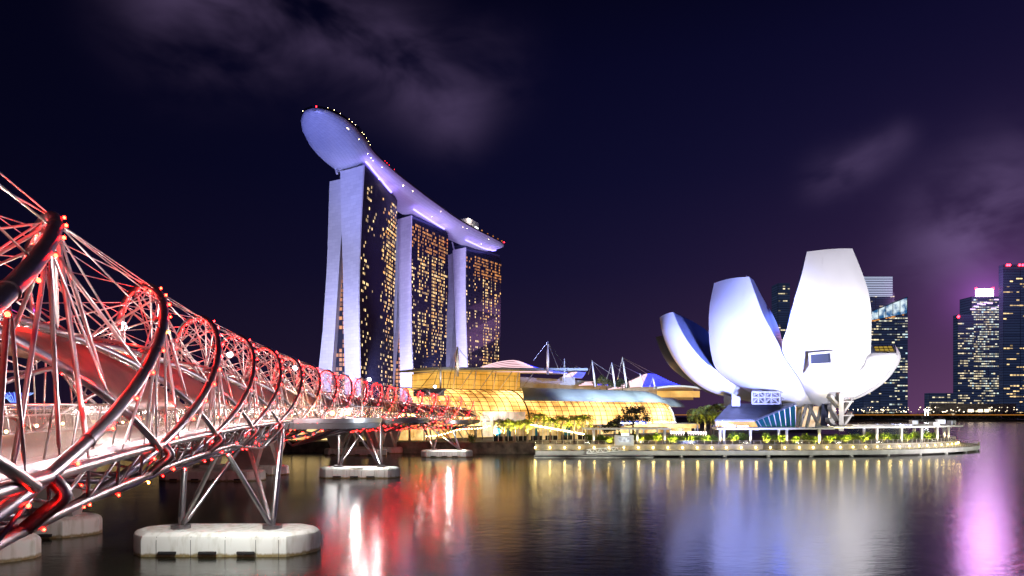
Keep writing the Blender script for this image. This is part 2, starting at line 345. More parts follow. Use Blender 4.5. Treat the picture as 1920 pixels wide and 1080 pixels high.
# promontory: land behind the quay, its front edge following quay wall and boardwalk
LANDZ=3.2
front=[(-420,232),(-80,214),(-30,207),(7,203),(14,196),(75,193),(100,201),(122,214),(136,232),(140,252),(134,280),(126,330),(190,420),(240,900),(-420,900)]
b=MB(); b.prism(front,-2,LANDZ); struct(b.build('land',LANDM))
# far shore
b=MB(); b.prism([(330,1010),(1500,1010),(2200,1700),(-500,1700),(-300,905),(245,905)],-2,2.6); struct(b.build('far_shore',LANDM))
b=MB(); b.prism([(-1500,330),(-420,300),(-380,330),(-380,1000),(-1500,1000)],-2,3.4); struct(b.build('garden_shore',LANDM))
b=MB(); b.prism([(60,980),(1400,980),(1400,998),(60,998)],9.2,10.4); o=struct(b.build('far_road_deck',CONC))

# ------------------------------------------------------------------ footbridge axis (surveyed from the piers)
PRM=[-12.4505,-0.33251,0.00459,0.00243,0.00293,0.00314,0.00246,0.00219,12.91597,13.40459,13.83528,13.64931,12.58335,11.58095,4.82131,70.84078,11.72898,0.28348]
SS=np.arange(-30,260,.5)
_k=np.interp(SS,np.linspace(0,230,6),PRM[2:8]); _i0=int(np.argmin(abs(SS)))
_psi=np.cumsum(_k)*.5; _psi=_psi-_psi[_i0]+PRM[1]
_X=np.cumsum(np.sin(_psi))*.5; _Y=np.cumsum(np.cos(_psi))*.5; _X=_X-_X[_i0]+PRM[0]; _Y=_Y-_Y[_i0]+10
_Z=np.interp(SS,[-20,20,60,120,180,240],PRM[8:14])
RO,PITCH,LO,TH0=PRM[14:18]
def AX(s):
    return (np.interp(s,SS,_X),np.interp(s,SS,_Y),np.interp(s,SS,_Z),np.interp(s,SS,_psi))
def BP(s,a,h):      # point at chainage s, a to the right, h above the axis
    x,y,z,p=AX(s); return Vector((x+a*math.cos(p),y-a*math.sin(p),z+h))
def SY(yy): return float(np.interp(yy,_Y,SS))
def outer(k,s,rr=RO):
    t=TH0+(s-k*LO)*2*math.pi/PITCH; return BP(s,rr*math.cos(t),rr*math.sin(t))
RI,PI_,TI0,IDX,IDZ=3.92,70.9,.07,.42,-2.4
def inner(k,s,rr=RI):
    t=TI0-(s-k*LO)*2*math.pi/PI_; return BP(s,IDX+rr*math.cos(t),IDZ+rr*math.sin(t))
S0,S1=-15.0,206.0
bridge=thing('helix_footbridge','curving steel footbridge of red-lit double helix tubes over the water','footbridge',tuple(BP(60,0,-4.8)))
leds=[]; redw=[]
struts=[]; rods=[]
def srange(a,b_,step):
    n=max(1,int(round((b_-a)/step))); return [a+(b_-a)*i/n for i in range(n+1)]
for k in range(-6,24):
    c=k*LO+(-TH0)*PITCH/(2*math.pi)
    a=max(S0,c-PITCH*.25); e=min(S1,c+PITCH*.75)
    if e-a<2: continue
    b=MB(); ss=srange(a,e,1.0); b.tube([outer(k,s) for s in ss],.15 if k<3 else .135,14 if k<8 else 8)
    # flange joints on the tube
    s=a+1.5
    while s<e:
        p=outer(k,s); q=outer(k,s+.06); b.tube([p,q],.175 if k<3 else .158,12); s+=5.9
    b.build('outer_tube',STEELD,bridge,smooth=True)
    # diodes
    s=a+.5
    while s<e:
        t=TH0+(s-k*LO)*2*math.pi/PITCH
        q0=outer(k,s); tg=(outer(k,s+.1)-q0).normalized(); dn=Vector((0,0,-1)); dn=dn-tg*dn.dot(tg)
        xx,yy,zz,_p=AX(s); on=(q0-Vector((xx,yy,zz))).normalized(); x=q0+(dn.normalized()*(.55 if t<.95 else 1)+on*(1.0 if t<.95 else -.1)).normalized()*.205
        if x.y>6 : leds.append((x.y,x,rnd.random()))
        if 5<x.y<64 and -.7<t<2.2 and int(s*10)%2==0: redw.append(q0-on*.62+Vector((0,0,.25)))
        s+=1.72
for k in range(-4,26):
    c=k*LO+TI0*PI_/(2*math.pi)
    a=max(S0,c-PI_*.505); e=min(S1,c+PI_*.005)      # spiral the other way; it stops where it meets the outer tube
    if e-a<2: continue
    b=MB(); b.tube([inner(k,s) for s in srange(a,e,1.2)],.115,12 if k<8 else 8)
    b.build('inner_tube',STEELD,bridge,smooth=True)
# edge beams and lower chords
ssb=srange(S0,S1,1.5)
for sg in (1,-1):
    b=MB(); b.tube([BP(s,sg*4.15,-2.46) for s in ssb],.15,10); b.build('edge_beam',STEELD,bridge,smooth=True)
    b=MB(); b.tube([BP(s,sg*(3.75-.9*max(0,1-abs(((s-SY(57)+31)%62)-31)/16)),-3.5-1.15*max(0,1-abs(((s-SY(57)+31)%62)-31)/16)) for s in ssb],.11,10); b.build('lower_chord',STEELD,bridge,smooth=True)
NODE_S=[2.6+LO*i for i in range(-2,18)]
def chord(s,sg):
    w_=max(0,1-abs(((s-SY(57)+31)%62)-31)/16); return BP(s,sg*(3.75-.9*w_),-3.5-1.15*w_)
b=MB(); b2=MB()
for s in NODE_S:
    if not S0<s<S1: continue
    for sg in (1,-1):
        q=chord(s,sg); p=BP(s,sg*4.15,-2.46)
        b=MB(); b.tube([Vector(v) for v in cr_spline([p,BP(s,sg*4.42,-2.85),p.lerp(q,.72)+(BP(s,sg*4.2,0)-BP(s,sg*4,0)),q],4)],.15,12); b.build('hoop_frame',STEELD,bridge,smooth=True)
    b2.tube([chord(s,1),chord(s,-1)],.09,8)
    for j in range(4):
        u=s+LO*j/4
        b2.tube([BP(u,4.15,-2.5),BP(u,-4.15,-2.5)],.07,6)
        if u+LO/4<S1:
            for sg in (1,-1):
                b2.tube([BP(u,sg*4.15,-2.46),chord(u+LO/8,sg)],.045,6); b2.tube([chord(u+LO/8,sg),BP(u+LO/4,sg*4.15,-2.46)],.045,6)
            b2.tube([chord(u,1),BP(u+LO/8,0,-2.62),chord(u,-1)],.05,6)
b2.build('floor_truss',STEELD,bridge,smooth=True)
# struts between the two spirals
INN=[]
for k in range(-4,26):
    c=k*LO+TI0*PI_/(2*math.pi)
    for i in range(12):
        s=c+PI_*(.06-.062*i)
        if S0<s<S1: INN.append((s,inner(k,s)))
INP=np.array([list(p) for _,p in INN]); INS=np.array([s for s,_ in INN])
for k in range(-6,24):
    c=k*LO+(-TH0)*PITCH/(2*math.pi)
    for i,th in enumerate((8,26,44,62,84,108,132,156,176)):
        s=c+PITCH*th/360
        if not S0+.5<s<S1-.5: continue
        p=outer(k,s); pv=np.array(p)
        if th<30:
            for ds in (-1.2,1.6): struts.append((p,BP(s+ds,4.1,-2.4),.046))
        if th>150:
            for ds in (-1.2,1.6): struts.append((p,BP(s+ds,-4.1,-2.4),.046))
        if th==44: struts.append((p,BP(s+.2,4.12,-2.4),.064))
        d=np.linalg.norm(INP-pv,axis=1)
        ahead=np.where(INS>s+.8)[0]; behind=np.where(INS<s-.8)[0]
        n=0
        for idx in ahead[np.argsort(d[ahead])][:(3 if 20<th<160 else 2)]:
            if d[idx]<8.5: struts.append((p,Vector(INP[idx]),.048 if n==0 else .032)); n+=1
        for idx in behind[np.argsort(d[behind])][:(2 if 30<th<150 else 1)]:
            if d[idx]<6.5 and th in (44,62,84,108): struts.append((p,Vector(INP[idx]),.03))
        if 20<th<160: rods.append((p,outer(k+1,s+LO*.55),.024))
        if 40<th<140:
            q=outer(k+1,s+LO*1.15); rods.append((p,q,.02)); 
for k in range(-4,25):      # thin ties between neighbouring inner tubes
    c=k*LO+TI0*PI_/(2*math.pi)
    for i in range(0,9):
        s=c-PI_*(.02+.06*i)
        if S0<s<S1-LO: rods.append((inner(k,s),inner(k+1,s+2.2),.02))
struts=[x for x in struts if max(x[0].y,x[1].y)>2]
struts.sort(key=lambda x:min(x[0].y,x[1].y))
def strut_mesh(b,x):
    p,q,r=x; d=(q-p); L_=d.length; d=d/L_
    e=min(.45,L_*.1)
    b.tube([p,p+d*e,p+d*(e+.12),q-d*(e+.12),q-d*e,q],[r*.45,r*.5,r,r,r*.5,r*.45],8)
for x in struts[:100]:
    b=MB(); strut_mesh(b,x); b.build('strut',ROD,bridge,smooth=True)
b=MB()
for x in struts[100:]: strut_mesh(b,x)
o=b.build('strut',ROD,bridge,smooth=True); o['kind']='stuff'
b=MB()
for p,q,r in rods:
    if max(p.y,q.y)>2: b.tube([p,q],r,5)
o=b.build('tie_rod',ROD,bridge,smooth=True); o['kind']='stuff'
# connection plates with bolts where near struts meet the tubes
b=MB()
for k in range(-2,8):
    c=k*LO+(-TH0)*PITCH/(2*math.pi)
    for th in (8,26,44,62,84,108,132):
        s=c+PITCH*th/360
        if not S0<s<S1: continue
        p=outer(k,s); t=(outer(k,s+.2)-p).normalized(); x,y,z,_=AX(s); r_=(Vector((x,y,z))-p).normalized(); u=t.cross(r_).normalized()*.025
        A=[p+r_*.1-t*.28,p+r_*.1+t*.28,p+r_*.42+t*.14,p+r_*.42-t*.14]
        b.hexa([q-u for q in A]+[q+u for q in A])
        for tt in (-.12,.12): b.tube([p+r_*.3+t*tt-u*2.2,p+r_*.3+t*tt+u*2.2],.045,8)
o=b.build('connection_plate',STEEL,bridge); o['kind']='stuff'
# diodes: the hundred that show largest as parts, the rest together
leds.sort(key=lambda x:x[0])
for y,p,r in leds[:100]:
    b=MB(); b.ball(p,.042 if y<25 else .055); b.build('diode_lamp',VIOLET if r>.985 else (AMBER if r>.95 else REDN),bridge)
b=MB()
for y,p,r in leds[100:]: b.ball(p,.038+y*.00022,seg=5,rings=3)
o=b.build('diode_lamp',RED,bridge); o['kind']='stuff'
for q in redw: point('tube_wash',q,26,(1,.015,.01),.08)
# red floods inside the spiral and warm lights over the deck
for i,s in enumerate(range(2,200,12)):
    point('red_flood',BP(s,.6,3.2),260,(1,.02,.012),.3)
    point('deck_flood',BP(s+6,1.0,.2),900,(1,.84,.80),.3)
    if s<110: point('side_fill',BP(s+3,7.2,-1.5),560,(1,.84,.86),.35)  # added fill lamps in the air beside the spiral, brighten its steel
point('near_bridge_fill',(-1.5,-5,15.5),3600,(1,.74,.72),.5)  # added fill lamp behind the camera, brightens the near tubes
# canopy panels carried by the inner spiral
pan=0
for k in range(-3,19):
    for half in (0,1):
        s_c=k*LO+TI0*PI_/(2*math.pi)
        t0,t1=((18,62) if half==0 else (70,122))
        rows=[]
        for i in range(7):
            f=i/6
            row=[]
            for j in range(5):
                g=j/4*.86+.05
                t=R_(t0+(t1-t0)*f); sA=s_c-PI_*t/(2*math.pi)+LO*g
                if half==0: wv=1-abs(2*g-1)*.0
                row.append(BP(min(max(sA,S0),S1),IDX+(RI-.1)*math.cos(t),IDZ+(RI-.1)*math.sin(t)))
            rows.append(row)
        if rows[0][0].y<1 or rows[-1][0].y<1: continue
        b=MB(); b.grid(rows); o=b.build('canopy_panel',BRONZE if (half==0 or k%3==0) else CANG,bridge,smooth=True)
        md=o.modifiers.new('solid','SOLIDIFY'); md.thickness=.06
# walkway deck, rims, balustrades
b=MB(); b.grid([[BP(s,a,h) for a,h in ((-3.3,-2.35),(3.3,-2.35),(3.3,-2.6),(-3.3,-2.6))] for s in ssb],closed=True); b.build('walkway_deck',DECK,bridge)
for sg in (1,-1):
    b=MB(); b.grid([[BP(s,sg*a,h) for a,h in ((3.32,-2.28),(3.5,-2.28),(3.62,-2.72),(3.32,-2.72))] for s in ssb],closed=True); b.build('deck_rim',STEELD,bridge)
    b=MB(); s=S0
    while s<S1-2:
        b.grid([[BP(s+.04,sg*3.36,-2.2),BP(s+.04,sg*3.55,-1.05)],[BP(s+1.92,sg*3.36,-2.2),BP(s+1.92,sg*3.55,-1.05)]]); s+=2
    b.build('balustrade_glass',BALG,bridge)
    b=MB(); b.tube([BP(s,sg*3.56,-1.02) for s in ssb],.03,6); b.tube([BP(s,sg*3.4,-1.25) for s in ssb],.022,6); b.build('handrail',STEEL,bridge,smooth=True)
    b=MB()
    for s in srange(S0,S1,2.0):
        b.tube([BP(s,sg*3.34,-2.3),BP(s,sg*3.54,-1.03)],.028,6)
    o=b.build('balustrade_post',STEEL,bridge); o['kind']='stuff'
# small warm lamps along the walkway
b=MB()
for s in srange(S0+12,S1,2.9):
    b.ball(BP(s,-3.1,-2.05+.15*math.sin(s*3)),.07)
    if int(s)%3==0: b.ball(BP(s+.7,-2.9,-1.0),.07)
o=b.build('walkway_light',emat('walkway',(1,.62,.25),28),bridge); o['kind']='stuff'

# viewing pods bulging from the right side
pods=[]
RIM=mat('brushed_rim_steel',(.62,.62,.64),.34,.75)
for (yy,hw,outw,nm) in ((74.5,9.6,8.3,0),(139,8.6,7.6,1),(193,7.5,7.2,2)):
    s=SY(yy); c=BP(s,3.4,-2.35); x,y,z,p=AX(s)
    ex=Vector((math.cos(p),-math.sin(p),0)); ey=Vector((math.sin(p),math.cos(p),0))
    pts=[]
    for i in range(33):
        q=-math.pi/2+math.pi*i/32
        pts.append(c+ex*(outw*abs(math.cos(q))**.75)+ey*(hw*math.sin(q)))
    pods.append((c,ex,ey,outw,hw))
    dk=MB(); dk.prism([(q.x,q.y) for q in pts],c.z-.28,c.z)
    dko=dk.build('viewing_pod_deck',DECK,bridge)
    def ring(off0,z0,off1,z1,name,m,th=.1,sm=True):
        rows=[]
        for i,q in enumerate(pts):
            d=(q-c); d.normalize()
            rows.append([q+d*off0+Vector((0,0,z0)),q+d*off1+Vector((0,0,z1)),q+d*(off1-th)+Vector((0,0,z1)),q+d*(off0-th)+Vector((0,0,z0))])
        bb=MB(); bb.grid(rows,closed=True); return bb.build(name,m,dko,smooth=False)
    o=ring(.30,-.42,.34,.04,'rim_band',RIM,.2); auto_smooth(o,50)
    o=ring(.05,-1.0,.2,-.45,'rim_skirt',RIM,.2); auto_smooth(o,50)
    bb=MB(); bb.grid([[q+(q-c).normalized()*.2+Vector((0,0,.06)),q+(q-c).normalized()*.44+Vector((0,0,1.22))] for q in pts]); bb.build('pod_glass',BALG,dko)
    bb=MB(); bb.tube([q+(q-c).normalized()*.47+Vector((0,0,1.25)) for q in pts],.045,8); bb.build('pod_rail',STEEL,dko,smooth=True)
    bb=MB()
    for q in pts[::3]:
        d=(q-c).normalized(); bb.tube([q+d*.15+Vector((0,0,0)),q+d*.42+Vector((0,0,1.25))],.035,6)
    bb.build('rail_post',STEEL,dko)
    bb=MB()
    tip=c-ex*1.0+Vector((0,0,-3.0))
    for i in (6,12,16,20,26): bb.tube([tip,pts[i]+(c-pts[i])*.15+Vector((0,0,-.9))],.14,8)
    bb.tube([tip,BP(s,0,-3.4)],.12,8)
    bb.build('pod_bracket',STEELD,dko,smooth=True)
    bb=MB()
    for i in (8,12,16,19): bb.ball(c+(pts[i]-c)*.6+Vector((0,0,.55)),.26)
    bb.build('pod_lamp',emat('pod',(1,.60,.16),7),dko)
    point('pod_light',c+ex*3+Vector((0,0,1.6)),700 if nm==0 else 260,(1,.66,.3),.7 if nm==0 else 1.3)
    if nm==0: point('pod_underlight',c+ex*(outw+4.5)-ey*5+Vector((0,0,-.6)),620,(.85,.93,1),1.4)
# end portal arches at the mall side
b=MB()
for i,(s,hh) in enumerate(((206,2.8),(210,3.2),(215,3.0),(220,2.2))):
    b.tube([BP(s,4.0*math.cos(q),-2.4+hh*math.sin(q)) for q in np.linspace(0,math.pi,13)],.09,6)
for a in np.linspace(.3,math.pi-.3,6):
    b.tube([BP(s,4.0*math.cos(a),-2.4+h*math.sin(a)) for s,h in ((202,4),(206,2.8),(210,3.2),(215,3.0),(220,2.2))],.06,6)
for sg in (1,-1):
    for s in (205,212): b.tube([BP(s,sg*3.5,-2.5),BP(s+6,sg*2,-8.5)],.16,8)
b.tube([BP(200,0,-3.4),BP(222,0,-2.7)],.14,8)
b.build('portal_arch',STEEL,bridge,smooth=True)
b=MB(); b.grid([[BP(s,a,h) for a,h in ((-3.3,-2.35),(3.3,-2.35),(3.3,-2.7),(-3.3,-2.7))] for s in (206,214,222,228)],closed=True); b.build('end_deck',DECK,bridge)

# piers of the footbridge
def footing(b,cx_,cy_,lx,ly,h,ang=0,ch=.3):
    cs,sn=math.cos(ang),math.sin(ang)
    def ring(ix,z,rr):
        X_,Y_=lx/2-ix,ly/2-ix; e=min(X_*.24,X_); pts=[(-X_+e,-Y_),(X_-e,-Y_),(X_-e*.35,-Y_*.62),(X_,-Y_*.2),(X_,Y_*.2),(X_-e*.35,Y_*.62),(X_-e,Y_),(-X_+e,Y_),(-X_+e*.35,Y_*.62),(-X_,Y_*.2),(-X_,-Y_*.2),(-X_+e*.35,-Y_*.62)]
        return [(cx_+x*cs-y*sn,cy_+x*sn+y*cs,z) for x,y in pts]
    rows=[ring(0,-.8,0),ring(0,h*.72,0),ring(.10,h*.86,0),ring(.32,h*.96,0),ring(.6,h,0)]
    b.grid([r+[r[0]] for r in rows]); b.face(rows[-1]); return rows
piers=[]
PIERLAB=('nearest white bridge pier standing in the water under the spiral footbridge','middle white bridge pier below the large viewing pod','small far white pier in front of the stained quay wall')
for i,(px,yy,lx,ly) in enumerate(((427.5,60.0,16.0,5.8),(675,128.5,15.0,5.6),(838,188,14.2,5.4))):
    x=(px-CX)/F*yy; s=SY(yy); h=1.95
    t=thing('bridge_pier',PIERLAB[i],'bridge pier',(x,yy,0),'white piers of the footbridge')
    b=MB(); rows=footing(b,x,yy,lx,ly,h); o=b.build('footing',WHITEC,t,loc=(x,yy,0)); auto_smooth(o,28)
    # joints between cladding panels
    jb=MB()
    for u in (-.30,-.12,.06,.22,.34):
        xx=x+lx*u; jb.box((xx,yy-ly/2+.0,h*.36),(.035,.03,h*.72)); jb.box((xx,yy-ly/2+.08,h*.8),(.03,.03,h*.12))
    jb.build('panel_joint',RUBBER,o)
    for u in (-.24,-.03,.17):
        fb=MB(); fb.box((x+lx*u,yy-ly/2-.12,.34),(1.5,.22,.24)); f=fb.build('fender',RUBBER,o); bevel(f,.05)
    for u,rz in ((-.40,-.75),(.40,.7),(.455,1.1)):
        fb=MB(); fb.box((x+lx*u,yy-ly/2+(1.02 if abs(u)<.44 else 2.0)-.1,.36),(1.2,.2,.26),rz); f=fb.build('fender',RUBBER,o); bevel(f,.05)
    zt=BP(s,0,-4.7).z
    for sg in (-1,1):
        fx=x+sg*(4.0 if i<2 else 3.6); foot=Vector((fx,yy-.3,h))
        cb=MB(); cb.tube([foot+Vector((0,0,-.15)),foot+Vector((0,0,.32))],.82,20); cb.build('collar',STEEL,t,smooth=False)
        tops=[BP(s-4.2,.2*sg,-4.6),BP(s+4.2,.2*sg,-4.6),BP(s+.3,sg*4.0,-3.0)]
        for tp,rr in zip(tops,(.2,.2,.26)):
            lb=MB(); lb.tube([foot+Vector((0,0,.1)),foot.lerp(tp,.1),foot.lerp(tp,.92),tp],[rr*.8,rr,rr,rr*.7],12); lb.build('leg',STEEL,t,smooth=True)
    piers.append((x,yy,s))
    spot('pier_flood',(x+2.5,yy-2.5,zt-.3) if i else (x+3.5,yy-7.5,zt+.4),(x,yy-1,1),4200,(.97,1,.94),125,.6,.25)
    point('pier_front_flood',(x+1.5,yy-ly/2-7.5,zt-.8),1300,(.98,1,.95),.3)

# ------------------------------------------------------------------ road bridge behind
def RP(s,a,z):
    x,y,_,p=AX(s); return Vector((x+a*math.cos(p),y-a*math.sin(p),z))
road=thing('road_bridge','low concrete road bridge running behind the spiral footbridge','road bridge',tuple(RP(60,-26,0)))
SR=srange(-28,232,4)
b=MB(); b.grid([[RP(s,a,z) for a,z in ((-14.5,10.9),(-38,10.9),(-38,10.3),(-34,9.2),(-18,9.2),(-14.5,10.3))] for s in SR],closed=True); b.build('road_deck',CONCP,road)
b=MB(); b.grid([[RP(s,-15.2,10.93),RP(s,-37.2,10.93)] for s in SR]); b.build('carriageway',ASPH,road)
for a in (-14.7,-37.8):
    b=MB(); b.grid([[RP(s,a-.15,10.9),RP(s,a+.15,10.9),RP(s,a+.15,11.9),RP(s,a-.15,11.9)] for s in SR],closed=True); b.build('parapet',CONCP,road)
    b=MB()
    for z in (12.2,12.5): b.tube([RP(s,a,z) for s in SR],.05,5)
    for s in srange(-28,232,3): b.tube([RP(s,a,11.9),RP(s,a,12.55)],.04,5)
    b.build('parapet_rail',STEEL,road)
for yy in (65,128,196):
    s=SY(yy)
    for sg in (-1,1):
        for aa in (-19,-31):
            b=MB()
            for w_ in (-1,1):
                p=RP(s+sg*5,aa,1.8); q=RP(s+sg*5+w_*5.2,aa,9.3); n_=Vector((math.cos(AX(s)[3]),-math.sin(AX(s)[3]),0))*1.6; t_=Vector((math.sin(AX(s)[3]),math.cos(AX(s)[3]),0))
                b.hexa([p-n_-t_*.7,p+n_-t_*.7,p+n_+t_*.7,p-n_+t_*.7,q-n_-t_*1.2,q+n_-t_*1.2,q+n_+t_*1.2,q-n_+t_*1.2])
            b.build('inclined_leg',CONCP,road)
FL=('pale pier base half hidden at the lower left corner of the photo','pale pier base with crossing leg shadows behind the nearest spiral','white pier base directly behind the legs of the nearest footbridge pier','white pier base just beyond, showing only its right end behind a steel leg','pinkish far pier base under the concrete legs beside the quay','small pale pier base at the quay wall behind the pinkish one')
i=0
for yy in (65,128,196):
    for sg in (-1,1):
        s=SY(yy)+sg*5.5; c=RP(s,-25,0)
        t=thing('pier_base',FL[i],'pier base',tuple(c),'pier bases of the road bridge'); i+=1
        b=MB(); footing(b,c.x,c.y,19,5.0,1.9,-AX(s)[3]); o=b.build('base_block',WHITEC,t,loc=tuple(c)); auto_smooth(o,28)
        for u in (-.3,-.1,.1,.3):
            fb=MB(); q=RP(s-2.62,-25+19*u,.33); fb.box(q,(1.3,.22,.26),-AX(s)[3]); fb.build('fender',RUBBER,t)
LAMPS=((63,'bright white street lamp seen through the first spiral coils'),(95,'bright white street lamp beside the third spiral crest'),(124,'white street lamp behind the fifth spiral coil'),(156,'bright white street lamp in front of the nearest hotel tower leg'),(167,'second bright street lamp right of the one before the hotel leg'),(190,'white street lamp in front of the middle hotel tower'),(215,'white street lamp nearest the glass mall'))
for k,(s,lb) in enumerate(LAMPS):
    base=RP(s,-15.6,10.9)
    t=thing('street_lamp',lb,'street lamp',tuple(base),'street lamps on the road bridge')
    b=MB(); b.tube([base,base+Vector((0,0,4)),base+Vector((0,0,9.6))],[.11,.09,.06],8); b.tube([base+Vector((0,0,9.6)),base+Vector((.6,0,10)),base+Vector((1.6,0,10.1))],.05,6); b.build('pole',STEEL,t,smooth=True)
    b=MB(); b.box(base+Vector((1.9,0,10.1)),(.9,.35,.14)); h=b.build('lamp_head',DARKM,t); bevel(h,.04)
    b=MB(); b.ball(base+Vector((1.9,0,9.95)),.45); b.build('bulb',COOL,h)
    point('street_light',base+Vector((1.9,0,9.6)),380 if k not in (3,4) else 420,(1,.93,.85),.8 if k not in (3,4) else 2.2)

spot('underdeck_flood',(-41.0,160,9.6),(-27,105,0),1500,(1,.97,.94),60,.6,3)
# quay wall
b=MB(); qw=[(-420,231),(-80,213),(-30,206),(7,202)]
for (x0,y0),(x1,y1) in zip(qw,qw[1:]): b.hexa([(x0,y0-.8,-2),(x1,y1-.8,-2),(x1,y1+1,-2),(x0,y0+1,-2),(x0,y0-.5,3.35),(x1,y1-.5,3.35),(x1,y1+1,3.35),(x0,y0+1,3.35)])
o=b.build('quay_wall',QUAY); tag(o,'dark stained stone quay wall at the water below the mall','quay wall'); 

# ------------------------------------------------------------------ hotel towers
def lerp_rows(tab,z):
    zs=[r[0] for r in tab]; return [float(np.interp(z,zs,[r[i] for r in tab])) for i in range(1,len(tab[0]))]
def col_at(tab,d,z):        # edge of a leg: photo columns tabulated against photo rows, at depth d
    ys=[r[0] for r in tab]; xs=[r[1] for r in tab]; py=CY-(z-EYE)*F/d
    return (float(np.interp(py,ys,xs))-CX)/F*d
TOPZ=190.0
def window_box(b,o,u,v,nrm,w_,h,th=.25):
    a=o-u*w_/2-v*h/2; p=[a,a+u*w_,a+u*w_+v*h,a+v*h]
    b.hexa([q-nrm*.4 for q in p]+[q+nrm*th for q in p])
def windows(parent,cells,m,name='window'):
    """cells: (origin,u,v,normal,w,h); the hundred nearest as parts, the rest as one"""
    cells=sorted(cells,key=lambda c:c[0].length)
    for c in cells[:100]:
        b=MB(); window_box(b,*c); b.build(name,m,parent)
    if len(cells)>100:
        b=MB()
        for c in cells[100:]: window_box(b,*c)
        o=b.build(name,m,parent); o['kind']='stuff'
def tower(label,dR,dL,FRd,rl,rr,fr,lL,lR,dLL,dLR,litf,seed,glow):
    """rl/rr: photo columns of the end wall's left and right edge per row, fr: far edge of the glass front, lL/lR: the rear leg"""
    rg=random.Random(seed)
    zs=[5,25,50,75,100,125,150,170,TOPZ]
    pR=[Vector((col_at(rr,dR,z),dR,z)) for z in zs]; pL=[Vector((col_at(rl,dL,z),dL,z)) for z in zs]; pF=[Vector((col_at(fr,FRd,z),FRd,z)) for z in zs]
    t=thing('hotel_tower',label,'hotel tower',(pR[0].x,pR[0].y,5),'hotel towers carrying the sky deck')
    ext=[f-r for f,r in zip(pF,pR)]
    pB=[l+e for l,e in zip(pL,ext)]
    L=[0]
    # glass front with uv in metres
    wdt=[e.length for e in ext]
    b=MB(); rows=[[r,f] for r,f in zip(pR,pF)]; b.grid(rows,uvs=[[(0,z),(w_,z)] for z,w_ in zip(zs,wdt)]); b.grid([[f,bk] for f,bk in zip(pF,pB)],uvs=[[(0,z),(18,z)] for z in zs]); b.grid([[bk,l] for bk,l in zip(pB,pL)],uvs=[[(0,z),(60,z)] for z in zs]); b.build('glass_front',GLASSD,t)
    nE=Vector((-(pR[0]-pL[0]).y,(pR[0]-pL[0]).x,0)).normalized(); 
    if nE.y>0: nE=-nE
    b=MB(); b.grid([[l+nE*.9,r+nE*.9,r,l] for l,r in zip(pL,pR)],closed=True); b.face([pL[-1]+nE*.9,pR[-1]+nE*.9,pR[-1],pL[-1]]); b.build('end_wall',PANEL,t)
    b=MB(); b.face([pL[-1],pR[-1],pF[-1],pB[-1]]); b.build('roof',DARKM,t)
    b=MB(); n=26      # cornice and crown columns under the deck
    b.hexa([pL[-1]+Vector((2,2,0)),pR[-1]+Vector((-2,2,0)),pF[-1]+Vector((-2,0,0)),pB[-1]]+[q+Vector((0,0,4.5)) for q in (pL[-1]+Vector((2,2,0)),pR[-1]+Vector((-2,2,0)),pF[-1]+Vector((-2,0,0)),pB[-1])]); b.build('crown_storey',DARKW,t)
    # rear leg
    qL=[Vector((col_at(lL,dLL,z),dLL,z)) for z in zs]; qR=[Vector((col_at(lR,dLR,z),dLR,z)) for z in zs]
    b=MB(); b.grid([[l,r,r+e,l+e] for l,r,e in zip(qL,qR,ext)],closed=True); b.face([qL[-1],qR[-1],qR[-1]+ext[-1],qL[-1]+ext[-1]]); b.build('rear_leg',PANEL,t)
    # atrium between the legs, storeys lit orange
    dA=(dLR+dL)/2+14
    z1=150
    a0=Vector((col_at(lR,dLR,8)*dA/dLR-8,dA,5)); a1=Vector((col_at(rl,dL,8)*dA/dL+8,dA,5))
    b=MB(); wr=[]
    for z in (5,30,60,90,120,z1):
        l_=Vector((col_at(lR,dLR,z)*dA/dLR-3,dA,z)); r_=Vector((col_at(rl,dL,z)*dA/dL+3,dA,z)); wr.append([l_,r_,r_+Vector((0,2,0)),l_+Vector((0,2,0))])
    b.grid(wr,closed=True); b.face(wr[-1]); b.build('atrium_wall',GLASSD,t)
    cells=[]; u=(a1-a0).normalized(); wd=(a1-a0).length
    for fl in range(40):
        z=7+fl*3.55
        for i in range(int(wd/2.6)):
            x=a0+u*(1.3+i*2.6)
            xr=col_at(rl,dL,z)*dA/dL; xl=col_at(lR,dLR,z)*dA/dLR
            if not (xl-1<x.x<xr+1): continue
            near=xr-x.x
            pr=.93 if near<4.0 else glow
            if rg.random()<pr and not (0.42<z/z1<.5 and near>3): cells.append((Vector((x.x,dA-.1,z)),u,Vector((0,0,1)),Vector((0,-1,0)),1.9,2.5))
    windows(t,cells,WINO,'atrium_window')
    # lit rooms in the glass front
    cells=[]; crowns=[]
    nf=54; nu=int(wdt[4]/2.45)
    nrm0=ext[4].normalized(); nrm=Vector((nrm0.y,-nrm0.x,0)).normalized()
    colf=[rg.choice((.2,.7,1.2,1.7)) for _ in range(nu)]
    clusters=[(rg.random(),rg.random(),rg.uniform(.03,.09),rg.uniform(.05,.2)) for _ in range(16)]
